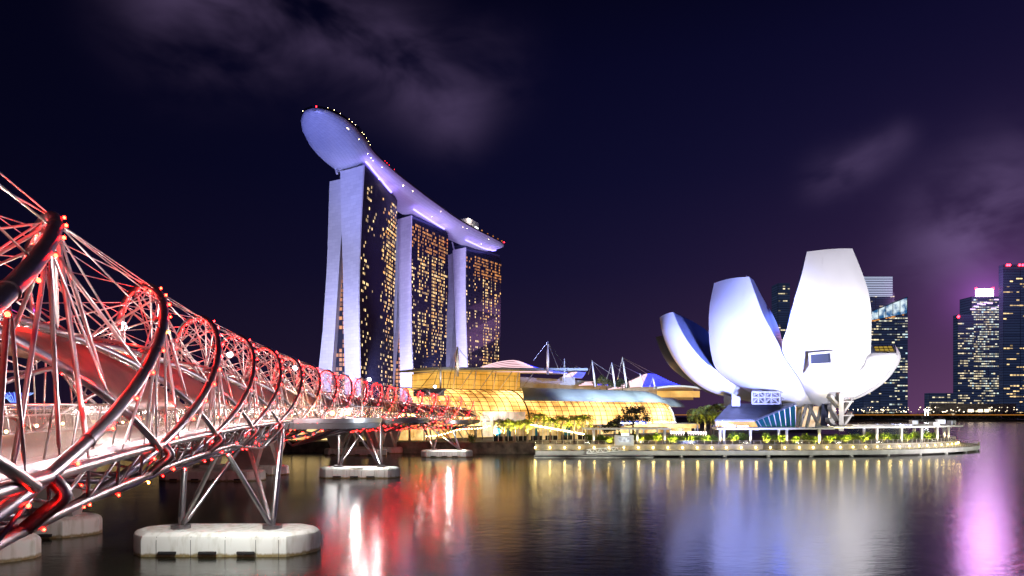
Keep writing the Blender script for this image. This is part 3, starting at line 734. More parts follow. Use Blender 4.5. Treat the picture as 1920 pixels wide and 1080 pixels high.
    for fl in range(1,nf):
        z=9+fl*3.28
        if z>186: continue
        for i in range(nu):
            uu=(i+.5)/nu; vv=fl/nf
            p=litf(uu,vv)
            cl=sum(math.exp(-((uu-a)/c)**2-((vv-b_)/d)**2) for a,b_,c,d in clusters)
            crown=vv>.86 and litf is not lit1
            if rg.random()<p*(.7+1.1*min(1,cl))*colf[i]*(1.15 if crown else 1):
                r=Vector(lerp_rows([(zz,*q) for zz,q in zip(zs,pR)],z)); f=Vector(lerp_rows([(zz,*q) for zz,q in zip(zs,pF)],z))
                e=(f-r); hh=rg.choice((1.5,1.8,2.0)); ww=rg.choice((1.0,1.2,1.35))
                (crowns if crown else cells).append((r+e*uu,e.normalized(),Vector((0,0,1)),nrm,ww*(1.2 if crown else 1),hh))
    windows(t,cells,WINY,'lit_window')
    if crowns: windows(t,crowns,WINO,'crown_window')
    return t,pR,pF,pL
def lit1(u,v):
    if u<.22: return .22 if v>.1 else .1
    if u<.55: return .015
    return .33 if u<.93 else .25
def lit2(u,v):
    if v>.86: return .5
    if .45<u<.58: return .04 if abs(u-.55)>.02 else .8
    return .36 if v>.4 else .26
def lit3(u,v):
    if v>.86: return .65
    if .32<u<.46: return .06
    if abs(u-.48)<.02: return .85
    return .42
tower('tall hotel tower nearest the long sky deck bow, its glass front mostly dark',490,503,570,
  [(322,640),(400,641),(500,645),(600,646),(712,649)],[(312,684),(400,679),(500,675),(580,674),(712,677)],[(375,745),(600,738),(720,737)],
  [(338,618),(500,613),(620,605),(695,597),(780,590)],[(334,641),(430,641),(500,636),(620,628),(700,622),(780,617)],524,518,lit1,3,.22)
tower('middle hotel tower of the three, with a pale end wall and many lit rooms',614,627,674,
  [(410,747),(500,748),(600,750),(725,752)],[(405,773),(500,771),(600,772),(650,773),(725,777)],[(437,840),(560,838),(700,836)],
  [(420,724),(500,725),(600,720),(725,711)],[(420,748),(500,747),(600,743),(650,738),(725,732)],652,642,lit2,5,.8)
tower('hotel tower farthest to the right, closest to the glass mall roof, most rooms lit',733,745,788,
  [(469,850),(560,853),(650,857),(705,859)],[(464,874),(560,873),(650,876),(705,878)],[(486,940),(700,937)],
  [(478,840),(540,841),(620,836),(700,833)],[(474,852),(540,853),(610,850),(690,843)],767,757,lit3,9,.8)

# ------------------------------------------------------------------ sky deck
CL=cr_spline([(-121.8,421),(-121.0,433),(-120.6,445),(-120.3,465),(-119.5,490),(-115,515),(-105,556),(-83,630),(-62,690),(-24,769)],8)
CLn=[Vector((p[0],p[1],0)) for p in CL]
arc=[0]
for a,b_ in zip(CLn,CLn[1:]): arc.append(arc[-1]+(b_-a).length)
TOT=arc[-1]
def hw_at(s):
    return 19.5*float(np.interp(s,[0,1.5,4,9,16,28,50,90,TOT-30,TOT-8,TOT-2,TOT],[.10,.28,.42,.58,.75,.91,1.03,1,1,.95,.9,.86]))
def keel(s): return float(np.interp(s,[0,3,10,25,50,TOT-25,TOT-6,TOT],[1.6,3.0,5.2,7.6,8.6,8.0,6.5,4.5]))
def deck_frame(i):
    t=(CLn[min(i+1,len(CLn)-1)]-CLn[max(i-1,0)]).normalized(); return CLn[i],Vector((t.y,-t.x,0)),t
DZ=200.0
park=thing('sky_deck','long boat-shaped sky deck resting across the three hotel towers','sky deck',(CLn[40].x,CLn[40].y,TOPZ))
rows=[];uv=[]
for i in range(len(CLn)):
    c,n_,t=deck_frame(i); s=arc[i]; hw=hw_at(s); kd=keel(s); r=[]; u=[]; L_=0
    for j in range(25):
        q=math.pi*j/24; p=c+n_*hw*math.cos(q)+Vector((0,0,DZ-kd*(math.sin(q)**.8)))
        if r: L_+=(p-r[-1]).length
        r.append(p); u.append((s,L_))
    rows.append(r); uv.append(u)
b=MB(); b.grid(rows,uvs=uv); b.face(rows[0]); b.face(list(reversed(rows[-1]))); b.build('hull',HULL,park,smooth=True)
b=MB(); b.grid([[r[0]+Vector((0,0,.05)),r[-1]+Vector((0,0,.05))] for r in rows]); b.build('deck',DECK,park)
b=MB(); b.grid([[r[0],r[0]+Vector((0,0,1.6)),r[0]+Vector((0,0,1.6))-deck_frame(i)[1]*.6,r[0]-deck_frame(i)[1]*.6] for i,r in enumerate(rows)],closed=True)
b.grid([[r[-1],r[-1]+Vector((0,0,1.6)),r[-1]+Vector((0,0,1.6))+deck_frame(i)[1]*.6,r[-1]+deck_frame(i)[1]*.6] for i,r in enumerate(rows)],closed=True)
b.build('parapet',DARKM,park)
def deck_pt(s,a,h):
    i=int(np.argmin([abs(x-s) for x in arc])); c,n_,t=deck_frame(i); return c+n_*a+Vector((0,0,DZ+h)),n_,t
for s,a,h,sz,m in ((66,9,6.5,(9,17,13),DARKW),(TOT-64,6,5.4,(18,21,10.8),CONCP),(TOT-62,9,1.3,(17,34,2.6),CONCP)):
    p,n_,t=deck_pt(s,a,h); bb=MB(); bb.box(p,sz,-math.atan2(t.x,t.y)); bb.build('roof_pavilion',m,park)
bb=MB()
for k in range(30):
    s=TOT-60+k*1.9; p,n_,t=deck_pt(s,17.6,2.4)
    if rnd.random()<.75: bb.box(p,(.8,1.3,rnd.uniform(1.0,2.6)),-math.atan2(t.x,t.y))
o=bb.build('terrace_light',WINO,park); o['kind']='stuff'
bb=MB(); p,n_,t=deck_pt(TOT-70,18,2.6); bb.box(p,(1.2,5,1.8),-math.atan2(t.x,t.y)); bb.build('bright_sign',WHITES,park)
bb=MB()
for s in list(np.arange(3,70,4.2)):
    for sg in (1,-1):
        if rnd.random()<.7:
            p,n_,t=deck_pt(s,sg*(hw_at(s)-.1),1.9); bb.ball(p,.15)
bb.build('deck_light',WARMS,park)
p,n_,t=deck_pt(TOT-80,17,9); point('terrace_glow',p,6000,(1,.85,.8),1)
bb=MB()
for s,a in ((3,0),(TOT-1,17)): p,_,_=deck_pt(s,a,2.8); bb.ball(p,.5)
for s in (98,102,106,118): p,_,_=deck_pt(s,18.5,2.4); bb.ball(p,.25)
bb.build('beacon',BEACON,park)
bb=MB()
for k in range(60):
    s=rnd.uniform(8,TOT-10); q=R_(rnd.choice((18,22,26,150,60))); i=int(np.argmin([abs(x-s) for x in arc])); c,n_,t=deck_frame(i)
    p=c+n_*hw_at(arc[i])*1.006*math.cos(q)+Vector((0,0,DZ-1.006*keel(arc[i])*(math.sin(q)**.8)))
    if rnd.random()<.4: bb.ball(p,.16)
o=bb.build('hull_light',WARMS,park); o['kind']='stuff'
# greenery along the rim
for s in np.arange(20,TOT-100,9.5):
    pass
# blue light strips under the hull edge
for (xa,ya,da),(xb,yb,db) in (((686,303,489),(733,359,562)),((769,393,612),(830,432,670)),((871,455,731),(932,479,783))):
    best=[]
    for f in np.linspace(0,1,9):
        tx,ty=xa+(xb-xa)*f,ya+(yb-ya)*f; bd=None
        for i in range(16,len(rows)):
            c,n_,t=deck_frame(i)
            for q in np.linspace(.15,1.3,24):
                p=c+n_*hw_at(arc[i])*math.cos(q)+Vector((0,0,DZ-keel(arc[i])*(math.sin(q)**.8)))
                u=CX+p.x/p.y*F; v_=CY-(p.z-EYE)/p.y*F; e=(u-tx)**2+(v_-ty)**2
                if bd is None or e<bd[0]: bd=(e,p+n_*.55*math.cos(q)+Vector((0,0,-.55*math.sin(q))))
        best.append(bd[1])
    b=MB(); b.tube(best,.8,6); b.build('blue_light_strip',STRIPB,park)
    for f in range(9):
        q=best[f]+Vector((2.5,-4,-4.5)); spot('hull_strip_glow',q,q+Vector((.5,2,9)),2600,(.30,.20,1),160,.9,3)
# struts from the towers to the hull
for px,py,d in ((632,326,505),(640,324,503),(744,418,627),(852,470,744)):
    b=MB(); b.tube([P(px,py,d),P(px-4,py-16,d+2)],.8,6); b.build('hull_strut',PANEL,park)

# ------------------------------------------------------------------ glass mall
mall=thing('glass_mall','long golden-lit glass mall with a vaulted front and cable-stayed roofs','shopping mall',(30,280,LANDZ))
VA=Vector((-33,238,0)); VB=Vector((84,326,0)); vd=(VB-VA).normalized(); vn=Vector((vd.y,-vd.x,0))   # vn: towards the water
VL=(VB-VA).length
def vault(s,q,off=0):          # q 0 at the front foot, pi/2 at the crown
    sc_=1.0
    e=(VL-s)
    if e<18: sc_=math.sqrt(max(.02,1-((18-e)/18)**2*.85))
    R1=15*sc_+off; H1=14.2*sc_+off
    return VA+vd*s-vn*(R1*(1-math.cos(q)) if False else 15-(15*sc_+off)*math.cos(q))+Vector((0,0,7.2+H1*math.sin(q)))
qs=[R_(a) for a in (-4,8,16,24,32,40,49,58,67,77,88)]
ssv=srange(0,VL,3.0)
b=MB(); b.grid([[vault(s,q) for q in qs] for s in ssv]); b.build('vault_glass',HALL,mall,smooth=True)
b=MB()
for q in qs: b.tube([vault(s,q,.12) for s in ssv],.10 if q>0 else .2,5)
for i,s in enumerate(srange(0,VL,3.6)): b.tube([vault(s,q,.14) for q in qs],.34 if i in (14,) else .12,5)
b.build('glazing_grid',FRAMEM,mall)
b=MB(); b.tube([vault(VL-1,q,.4) for q in qs],.7,8); b.tube([vault(VL-7,q,.4) for q in qs],.4,8); b.build('end_arch',WHITEP,mall,smooth=True)
# grey shell over the right half
S_a=58
b=MB(); rr=[]
for s in srange(S_a,VL+4,5):
    f=(s-S_a)/(VL-S_a); rr.append([vault(min(s,VL-6)-(9*(1-j/6) if s<S_a+1 else 0),R_(q),.9)+vd*max(0,s-(VL-6)) for j,q in enumerate((40,50,60,70,80,90,105))])
b.grid(rr); o=b.build('shell_roof',GREYROOF,mall,smooth=True); md=o.modifiers.new('solid','SOLIDIFY'); md.thickness=.5
b=MB()
for s in srange(S_a,VL,14): b.tube([vault(min(s,VL-6),R_(q),1.15) for q in (40,60,80,95)],.12,5)
b.build('roof_seam',FRAMEM,mall)
# left small vault roof
b=MB(); rows=[]
for f in (0,.5,1):
    rows.append([P(775+f*58,744-12*math.sin(q)*(1+.2*f),236+8*(1-math.cos(q))) for q in np.linspace(.1,math.pi/2+.6,8)])
b.grid(rows); o=b.build('side_roof',GREYROOF,mall,smooth=True); md=o.modifiers.new('solid','SOLIDIFY'); md.thickness=.4
b=MB(); b.tube([P(790+22*math.sin(q),748-20*math.cos(q)+20-18,236) for q in np.linspace(.2,1.4,5)]+[P(836,729,236)],.35,6); b.build('side_arch',WHITEP,mall,smooth=True)
# upper gallery box
uA=P(832,0,262); uB=P(975,0,288)
ud=Vector((uB.x-uA.x,uB.y-uA.y,0)).normalized(); un=Vector((ud.y,-ud.x,0)); UL=math.hypot(uB.x-uA.x,uB.y-uA.y)
def up(s,o_,z): return Vector((uA.x,uA.y,0))+ud*s+un*o_+Vector((0,0,z))
b=MB(); b.hexa([up(0,0,15),up(UL,0,15),up(UL,-22,15),up(0,-22,15),up(0,0,28),up(UL,0,29.4),up(UL,-22,29.4),up(0,-22,28)]); b.build('upper_gallery',UPPER,mall)
b=MB()
for z in (21,23.2,25.4,27.6): b.tube([up(-.1,.1,z),up(UL+.1,.1,z)],.06,4); b.tube([up(-.1,.1,z),up(-.1,-22,z)],.06,4)
for s in srange(0,UL,3): b.tube([up(s,.1,19),up(s,.1,28)],.06,4)
for o_ in srange(0,-22,4): b.tube([up(-.1,o_,19),up(-.1,o_,28)],.06,4)
b.build('gallery_mullion',FRAMEM,mall)
b=MB()
for s in (4,14,24,36,48,58):
    if s<UL: b.tube([up(s,.4,20),up(s-2.5,5.5,28.6)],.28,6); b.tube([up(s+2,.4,20),up(s+6,5.5,28.9)],.2,6)
b.build('canopy_strut',WHITEP,mall,smooth=True)
b=MB(); rows=[]
for s in srange(-8,UL+34,3):
    z=28.5+.038*(s+8); rows.append([up(s,7.5,z-.45),up(s,7.5,z+.55),up(s,0,z+.75),up(s,-20,z+.4),up(s,-20,z-.2)])
b.grid(rows,closed=True); b.face(rows[0]); b.face(rows[-1]); o=b.build('canopy_roof',GREYROOF,mall)
# tiered roofs edged with light tubes
def tiers(parent,px0,px1,pxs,base,top,d,n,th,split,depth=10,skew=0,fan=None):
    """stack of curved slabs; each slab edge carries a light tube, pink-white then blue"""
    for k in range(n):
        f=k/(n-1)
        x0=px0+(pxs[0]-px0)*f**.9; x1=px1+(pxs[1]-px1)*f**.8
        pts=[]
        for i in range(15):
            g=i/14; px=x0+(x1-x0)*g
            py=base+(top-base)*f+ (1-math.sin(math.pi*min(1,max(0,.5*g+.25))))*0+ (1-math.cos((g-.5)*2.2))*((base-top)*.45)*(1 if g<.5 else .35)
            if fan:
                px=x0+(px1-(px1-fan[1])*f-x0)*g; py=base+(top-base)*(.12+.88*f)*(math.sin(math.pi/2*min(1,g/.66)) if g<.66 else 1-.75*((g-.66)/.34)**1.3)
            pts.append(P(px,py,d+skew*g))
        b=MB(); b.grid([[p,p+Vector((0,0,.45)),p+Vector((0,depth,.75)),p+Vector((0,depth,.2))] for p in pts],closed=True); s=b.build('roof_tier',WHITEP,parent)
        m=int(len(pts)*split(f))
        if m>1: b=MB(); b.tube([p+Vector((0,-.25,.2)) for p in pts[:m+1]],th,6); b.build('light_tube',PINKW,s)
        if m<len(pts)-1:
            b=MB(); b.tube([p+Vector((0,-.25,.2)) for p in pts[m:]],th,6); b.build('light_tube',BLUEL,s)
tiers(mall,868,1064,(874,1024),701,677,292,8,.22,lambda f:.84-.1*f,12,6,fan=(0,1012))
tiers(mall,1050,1092,(1066,1098),708,699,315,5,.24,lambda f:.5,8)
tiers(mall,1140,1290,(1200,1232),725,702,352,12,.26,lambda f:.40,10)
tiers(mall,1085,1140,(1095,1130),722,717,340,3,.24,lambda f:.6,8)
b=MB(); b.hexa([P(965,750,338),P(1300,750,372),P(1300,750,400),P(965,750,366),P(965,706,338),P(1300,726,372),P(1300,726,400),P(965,706,366)]); b.build('rear_hall',CONCP,mall)
# white service block and canopy beside the museum
b=MB(); b.hexa([P(1050,722,306),P(1078,722,306),P(1078,722,316),P(1050,722,316)]+[P(1050,707,306),P(1078,707,306),P(1078,707,316),P(1050,707,316)]); b.build('service_block',CONCP,mall)
b=MB(); rows=[]
for g in np.linspace(0,1,9): p=P(1225+85*g,733-7*math.sin(math.pi*(.18+.72*g)),345); rows.append([p,p+Vector((0,0,1.2)),p+Vector((0,-9,.6)),p+Vector((0,-9,-.2))])
b.grid(rows,closed=True); b.build('white_canopy',WHITEP,mall,smooth=False)
b=MB(); b.hexa([P(1232,745,352),P(1312,745,352),P(1312,745,372),P(1232,745,372)]+[P(1232,733,352),P(1312,733,352),P(1312,733,372),P(1232,733,372)]); b.build('end_gallery',UPPER,mall)
# masts and stays
def mast(px,pt,pb,d,ties,r=.45,lean=0):
    b=MB(); top=P(px,pt,d); bot=P(px+lean,pb,d); b.tube([bot,bot.lerp(top,.5),top],[r*.8,r,r*.45],8); mm=b.build('roof_mast',WHITEP,mall,smooth=True); spot('mast_uplight',bot+Vector((.6,-5,1)),bot.lerp(top,.6),1500,(1,.9,.8),70,.8,1.2)
    b=MB()
    for tx,ty,td in ties: b.tube([top+Vector((0,0,-.3)),P(tx,ty,td)],.10,5)
    b.build('stay_cable',STEEL,mm)
mast(1027,640,702,284,((1000,676,285),(1048,694,288),(1058,684,300),(1076,712,300)),.62)
mast(1058,673,716,302,((1048,694,292),(1100,697,315),(1080,704,310)),.5)
mast(1110,676,726,316,((1103,702,320),(1150,704,320),(1135,712,330)),.5,6)
mast(1147,680,726,322,((1137,712,324),(1172,692,330),(1185,716,340)),.5,6)
mast(1167,669,722,330,((1158,712,332),(1228,701,352),(1215,702,345)),.5,7)
mast(1170,686,726,318,((1205,704,345),(1212,708,345)),.4,5)
mast(1200,700,727,330,((1210,722,340),),.4,4)
mast(1224,708,726,340,((1218,726,340),(1262,724,345)),.4,4)
mast(858,650,706,252,((836,704,262),(838,728,240),(890,690,268)),.6)
mast(826,680,728,248,((775,744,240),(812,727,242)),.4)
for px,py,d,tx,ty,td in ((1115,690,268,1128,736,292),(1165,696,278,1175,736,303),(1210,704,288,1225,738,312),(1250,714,298,1262,741,322)): spot('roof_flood',P(px,py,d),P(tx,ty,td),30000,(.78,.92,1),120,.8,1.5)
spot('canopy_flood',P(930,812,216),P(930,688,262),130000,(.8,.92,1),75,.8,1.5)
# podium, colonnade and shopfronts below the vault
b=MB(); b.hexa([VA+vn*2+Vector((0,0,LANDZ)),VB+vn*2+Vector((0,0,LANDZ)),VB-vn*28+Vector((0,0,LANDZ)),VA-vn*28+Vector((0,0,LANDZ))]+[VA+vn*2+Vector((0,0,6.6)),VB+vn*2+Vector((0,0,6.6)),VB-vn*28+Vector((0,0,6.6)),VA-vn*28+Vector((0,0,6.6))]); b.build('podium',SHOP,mall)
b=MB(); b.hexa([VA+vn*5+Vector((0,0,6.6)),VB+vn*5+Vector((0,0,6.6)),VB-vn*1+Vector((0,0,6.6)),VA-vn*1+Vector((0,0,6.6))]+[VA+vn*5+Vector((0,0,7.4)),VB+vn*5+Vector((0,0,7.4)),VB-vn*1+Vector((0,0,7.4)),VA-vn*1+Vector((0,0,7.4))]); b.build('terrace_slab',CONCP,mall)
for s in srange(4,VL,9):
    b=MB(); p=VA+vd*s+vn*4.2; b.tube([p+Vector((0,0,LANDZ)),p+Vector((0,0,6.6))],.35,8); b.build('column',WHITEP,mall,smooth=True)
# long low colonnade towards the bridge end
b=MB(); lA=Vector((-150,236,0)); lB=Vector((-28,222,0)); 
b.hexa([lA+Vector((0,0,LANDZ)),lB+Vector((0,0,LANDZ)),lB+Vector((2,14,LANDZ)),lA+Vector((2,14,LANDZ))]+[lA+Vector((0,0,8.6)),lB+Vector((0,0,8.6)),lB+Vector((2,14,8.6)),lA+Vector((2,14,8.6))]); b.build('arcade_wall',SHOP,mall)
b=MB(); b.hexa([lA+Vector((0,-5,8.6)),lB+Vector((0,-5,8.6)),lB+Vector((2,14,8.6)),lA+Vector((2,14,8.6))]+[lA+Vector((0,-5,9.4)),lB+Vector((0,-5,9.4)),lB+Vector((2,14,9.4)),lA+Vector((2,14,9.4))]); b.build('arcade_roof',CONC,mall)
for s in range(26):
    p=lA.lerp(lB,s/25)+Vector((0,-4.4,0)); b=MB(); b.tube([p+Vector((0,0,LANDZ)),p+Vector((0,0,8.6))],.22,6); b.build('arcade_column',WHITEP,mall,smooth=True)
b=MB(); b.hexa([P(905,818,228),P(985,822,224),P(985,822,230),P(905,818,234)]+[P(905,772,228),P(985,772,224),P(985,772,230),P(905,772,234)]); b.build('entrance_glass',hallglass('entrance_glass',(.9,.7,.5),(1,.9,.75),.35,1.6,.1),mall)
# ground-level arcade to the right of the palms
b=MB(); b.hexa([P(925,826,216),P(1120,822,232),P(1120,822,238),P(925,826,222)]+[P(925,788,216),P(1120,797,232),P(1120,797,238),P(925,788,222)]); b.build('lower_shopfront',SHOPD,mall)
b=MB()
for g0,g1 in ((0,.09),(.11,.2),(.22,.33),(.36,.47),(.5,.62),(.65,.78),(.81,.97)):
    a=P(925+195*g0,826-4*g0,215.6+16*g0); c=P(925+195*g1,826-4*g1,215.6+16*g1); a.z=c.z=LANDZ; n_=Vector((0,.3,0)); u=Vector((0,0,1.5)); b.hexa([a,c,c+n_,a+n_,a+u,c+u,c+n_+u,a+n_+u])
o=b.build('shop_plinth',DARKM,mall); o['kind']='stuff'
for g0,g1 in ((.02,.07),(.13,.17),(.40,.44),(.68,.74)):
    a=P(925+195*g0,826-4*g0,215.7+16*g0); c=P(925+195*g1,826-4*g1,215.7+16*g1); a.z=c.z=LANDZ+1.5; n_=Vector((0,.3,0)); u=Vector((0,0,2.6)); b=MB(); b.hexa([a,c,c+n_,a+n_,a+u,c+u,c+n_+u,a+n_+u]); b.build('shop_window',TEAL,mall)
b=MB()
for g in np.linspace(0,1,22):
    a=P(925+195*g,826-4*g,215+16*g); a.z=LANDZ; c=Vector((a.x,a.y,11-3*g)); b.tube([a,c],.1,5)
o=b.build('slim_column',WHITEP,mall); o['kind']='stuff'
b=MB()
for g in np.linspace(0,1,34):
    b.ball(P(994+100*g,796+18*g,212+14*g),.24)
for g in np.linspace(0,1,22): b.ball(P(800+118*g,818-20*g+2*math.sin(g*9),206+10*g),.2)
o=b.build('festoon_bulb',WARMS,mall); o['kind']='stuff'
# blue lit shop sign and white strips over the terrace entrance
b=MB(); b.box(P(1185,793,222),(9.5,.5,1.6)); s=b.build('shop_sign',BLUES,mall)
b=MB(); c0=P(1185,793,221.6)
for x,w_ in ((-3.9,.9),(-2.8,.5),(-1.6,1.0),(-.4,1.6),(1.2,1.2),(2.7,.8),(3.7,.8)): b.box(c0+Vector((x,0,.1*math.sin(x*3))),(w_,.2,.5))
b.build('sign_lettering',WHITES,s)
for px in (1215,1232,1248,1262):
    b=MB(); b.box(P(px,792,224),(1.9,.4,.25)); b.build('canopy_light',WHITES,mall)
b=MB(); b.hexa([P(1170,803,220),P(1312,803,226),P(1312,803,240),P(1170,803,240)]+[P(1170,795,220),P(1312,795,226),P(1312,795,240),P(1170,795,240)]); b.build('terrace_pavilion',SHOP,mall)

# ------------------------------------------------------------------ lotus museum
mus=thing('lotus_museum','white floodlit museum shaped like an opening lotus of curved petals','museum',(96,222,LANDZ))
def petal(rows,bulge,name='petal',label=None,top=None,nsub=6,skin=None):
    """rows bottom to top: outer-left, outer-right, inner-right, inner-left as (px,py,d)"""
    R=[[P(*q) for q in r] for r in rows]
    comp=[cr_spline([r[i] for r in R],nsub) for i in range(4)]
    bl=np.interp(np.linspace(0,1,len(comp[0])),np.linspace(0,1,len(bulge)),bulge)
    b=MB(); g=[]; sides=[[],[]]; inn=[]
    cen=Vector((96,224,40))
    for k in range(len(comp[0])):
        ol,orr,ir,il=[Vector(c[k]) for c in comp]
        w_=(orr-ol); mid=(ol+orr)/2; k2=min(k+1,len(comp[0])-1); k1=max(k-1,0)
        tv=(Vector(comp[0][k2])+Vector(comp[1][k2])-Vector(comp[0][k1])-Vector(comp[1][k1]))
        n_=w_.cross(tv).normalized()
        if n_.dot(mid-cen)<0: n_=-n_
        row=[]
        for j in range(13):
            f=j/12; row.append(ol.lerp(orr,f)+n_*bl[k]*.72*4*f*(1-f))
        g.append(row); sides[0].append([ol,il]); sides[1].append([orr,ir]); inn.append([il,ir])
    b.grid(g); o=b.build(name,skin or ASMW,mus,smooth=True)
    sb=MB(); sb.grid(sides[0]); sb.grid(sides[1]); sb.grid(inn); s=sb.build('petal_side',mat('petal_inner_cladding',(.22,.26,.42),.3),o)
    tb=MB(); tb.face([g[-1][0],*g[-1][1:-1],g[-1][-1],inn[-1][1],inn[-1][0]]); tb.build('skylight',top or GLASSD,o)
    if label: o['label']=label
    return o,g
A,_=petal([[(1520,754,215),(1560,757,215),(1560,750,222),(1520,750,222)],
 [(1500,712,207),(1604,734,213),(1600,730,224),(1500,705,218)],
 [(1467,657,203),(1629,683,213),(1620,680,226),(1476,655,210)],
 [(1477,612,201),(1634,612,213),(1625,612,228),(1475,622,216)],
 [(1490,560,201.5),(1631,560,212),(1622,560,228),(1485,573,217)],
 [(1503,515,203),(1618,515,212),(1610,515,226),(1497,526,215)],
 [(1513,472,206),(1598,466,212),(1594,470,222),(1507,488,213)]],[2.5,4.5,6.5,6,5,3.2,1.2],label='tallest petal, facing the water')
B,_=petal([[(1440,750,223),(1535,757,217),(1530,750,226),(1440,745,230)],
 [(1385,725,219),(1505,718,209),(1500,712,222),(1390,722,228)],
 [(1345,695,217),(1467,657,205),(1470,655,221),(1350,690,230)],
 [(1332,655,215),(1447,621,206),(1463,624,224),(1345,650,232)],
 [(1329,610,215),(1430,588,207.5),(1450,592,225),(1345,610,232)],
 [(1331,570,217),(1417,553,210),(1431,560,223),(1345,572,230)],
 [(1339,531,220),(1405,519,214),(1413,525,221),(1350,535,226)]],[2.5,5,6.5,6,4.5,3,1.2])
petal([[(1395,750,229),(1440,744,224),(1450,735,228),(1400,740,234)],
 [(1340,738,226),(1385,720,220),(1390,708,230),(1345,730,236)],
 [(1300,715,226),(1347,696,218),(1348,664,232),(1310,700,240)],
 [(1270,683,227),(1318,675,219.5),(1329,625,240),(1285,665,244)],
 [(1251,650,229),(1293,645,222),(1313,611,242),(1268,632,246)],
 [(1241,620,231),(1274,613,226),(1290,598,242),(1258,612,246)],
 [(1237,595,235),(1262,585,231),(1266,587,240),(1244,596,242)]],[1.5,2.5,3,3,2.4,1.6,.6])
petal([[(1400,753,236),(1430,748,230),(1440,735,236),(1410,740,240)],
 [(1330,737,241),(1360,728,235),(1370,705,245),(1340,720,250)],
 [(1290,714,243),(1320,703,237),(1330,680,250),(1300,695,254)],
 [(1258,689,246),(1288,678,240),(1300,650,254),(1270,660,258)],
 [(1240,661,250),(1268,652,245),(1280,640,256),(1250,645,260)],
 [(1229,632,255),(1254,629,250),(1262,630,258),(1238,632,262)]],[1,1.5,1.5,1.5,1,.5],skin=mat('shaded_petal_cladding',(.10,.12,.20),.3),label='dark unlit petal at the back')  # shade on the back petal put into its darker cladding colour
# right hand petal pointing along the shore
petal([[(1545,758,213),(1575,758,222),(1570,750,226),(1550,750,218)],
 [(1604,745,213.5),(1616,743,226),(1600,725,228),(1575,735,215)],
 [(1645,721,213),(1655,719,229),(1625,700,230),(1605,705,213)],
 [(1670,694,214),(1680,690,231),(1640,672,232),(1624,685,212)],
 [(1683,669,216),(1689,668,232),(1640,660,232),(1629,669,213)],
 [(1681,661,217),(1678,646,233),(1634,647,230),(1630,661,214)]],[.3,.5,.6,.6,.4,.2],top=ASMW)
# the broad white flank of that petal towards the viewer
fl=[[(1545,757,211.5),(1560,757,212.5)],[(1570,738,208),(1604,745.5,213)],[(1600,706,208.5),(1645,721.5,212.5)],[(1620,686,209.5),(1670,694.5,213.5)],[(1626,670,210.5),(1683,669.5,215.5)],[(1629,660.5,213.5),(1681,661,216.5)]]
b=MB(); gg=[cr_spline([P(*r[i]) for r in fl],6) for i in (0,1)]
b.grid([[Vector(a).lerp(Vector(c),f)+Vector((.5,-1,-.2))*1.6*4*f*(1-f)*.6 for f in np.linspace(0,1,7)] for a,c in zip(*gg)]); o=b.build('petal_flank',ASMW,mus,smooth=True); md=o.modifiers.new('solid','SOLIDIFY'); md.thickness=.4; md.offset=-1
b=MB(); b.face([P(1641,659,216.5),P(1677,659,218),P(1672,649,229),P(1638,650,226)]); o=b.build('skylight',mat('amber_skylight',(.2,.14,.03),.2,emit=(.9,.6,.08),es=.42),mus)
b=MB()
for f in np.linspace(0,1,5): b.tube([P(1641,659,216.5).lerp(P(1677,659,218),f)+Vector((0,0,.1)),P(1638,650,226).lerp(P(1672,649,229),f)+Vector((0,0,.1))],.12,5)
for f in (0,.5,1): b.tube([P(1641,659,216.5).lerp(P(1638,650,226),f)+Vector((0,0,.1)),P(1677,659,218).lerp(P(1672,649,229),f)+Vector((0,0,.1))],.12,5)
b.build('skylight_bar',FRAMEM,o)
# bowl joining the petals
b=MB(); cx_,cy_,cz_=P(1520,0,228).x,228,0
rows=[]
for r,z in ((2,15.2),(8,15.6),(15,17.5),(20,21),(22,26)): rows.append([(cx_+r*math.cos(q),cy_+r*math.sin(q)*.8,z) for q in np.linspace(0,2*math.pi,33)])
b.grid(rows); b.face(rows[0]); b.build('bowl',ASMW,mus,smooth=True)
# projecting window on the tallest petal
O_=[P(1507,700,204),P(1576,706,205),P(1563,655,205),P(1515,660,204)]
I_=[P(1517,685,198.6),P(1562,683,199.4),P(1561,658,199.4),P(1516,662,198.6)]
b=MB()
for k in range(4): b.face([O_[k],O_[(k+1)%4],I_[(k+1)%4],I_[k]])
wf=[P(1520.5,682,198.65),P(1558,680,199.3),P(1557,662,199.3),P(1520,665,198.65)]
for k in range(4): b.face([I_[k],I_[(k+1)%4],wf[(k+1)%4],wf[k]])
o=b.build('window_box',ASMW,mus)
b=MB(); b.face([q+Vector((0,.5,0)) for q in wf]); b.build('window_pane',mat('grey_window_pane',(.06,.07,.10),.2),o)
# supports: slanted dark blade, lattice legs, stair tower
b=MB(); b.hexa([P(1537,804,212),P(1552,804,212),P(1552,804,216),P(1537,804,216),P(1542,748,212),P(1555,747,212),P(1555,747,216),P(1542,748,216)]); b.build('dark_blade_column',DARKW,mus)
for x0,x1 in ((1499,1512),(1512,1522),(1538,1516),(1530,1540)): b=MB(); b.tube([P(x0,803,211),P(x1,760,216)],.55,8); b.build('lattice_leg',CONCP,mus,smooth=True)
for x0,x1 in ((1495,1500),(1560,1562)): b=MB(); b.tube([P(x0,804,222),P(x1,756,222)],.8,8); b.build('support_leg',WHITEP,mus,smooth=True)
b=MB(); b.hexa([P(1492,804,226),P(1560,804,226),P(1560,804,232),P(1492,804,232),P(1492,762,226),P(1568,762,226),P(1568,762,232),P(1492,762,232)]); b.build('foyer_wall',hallglass('foyer_glass',(.9,.55,.3),(1,.78,.55),.3,1.5,.18),mus)
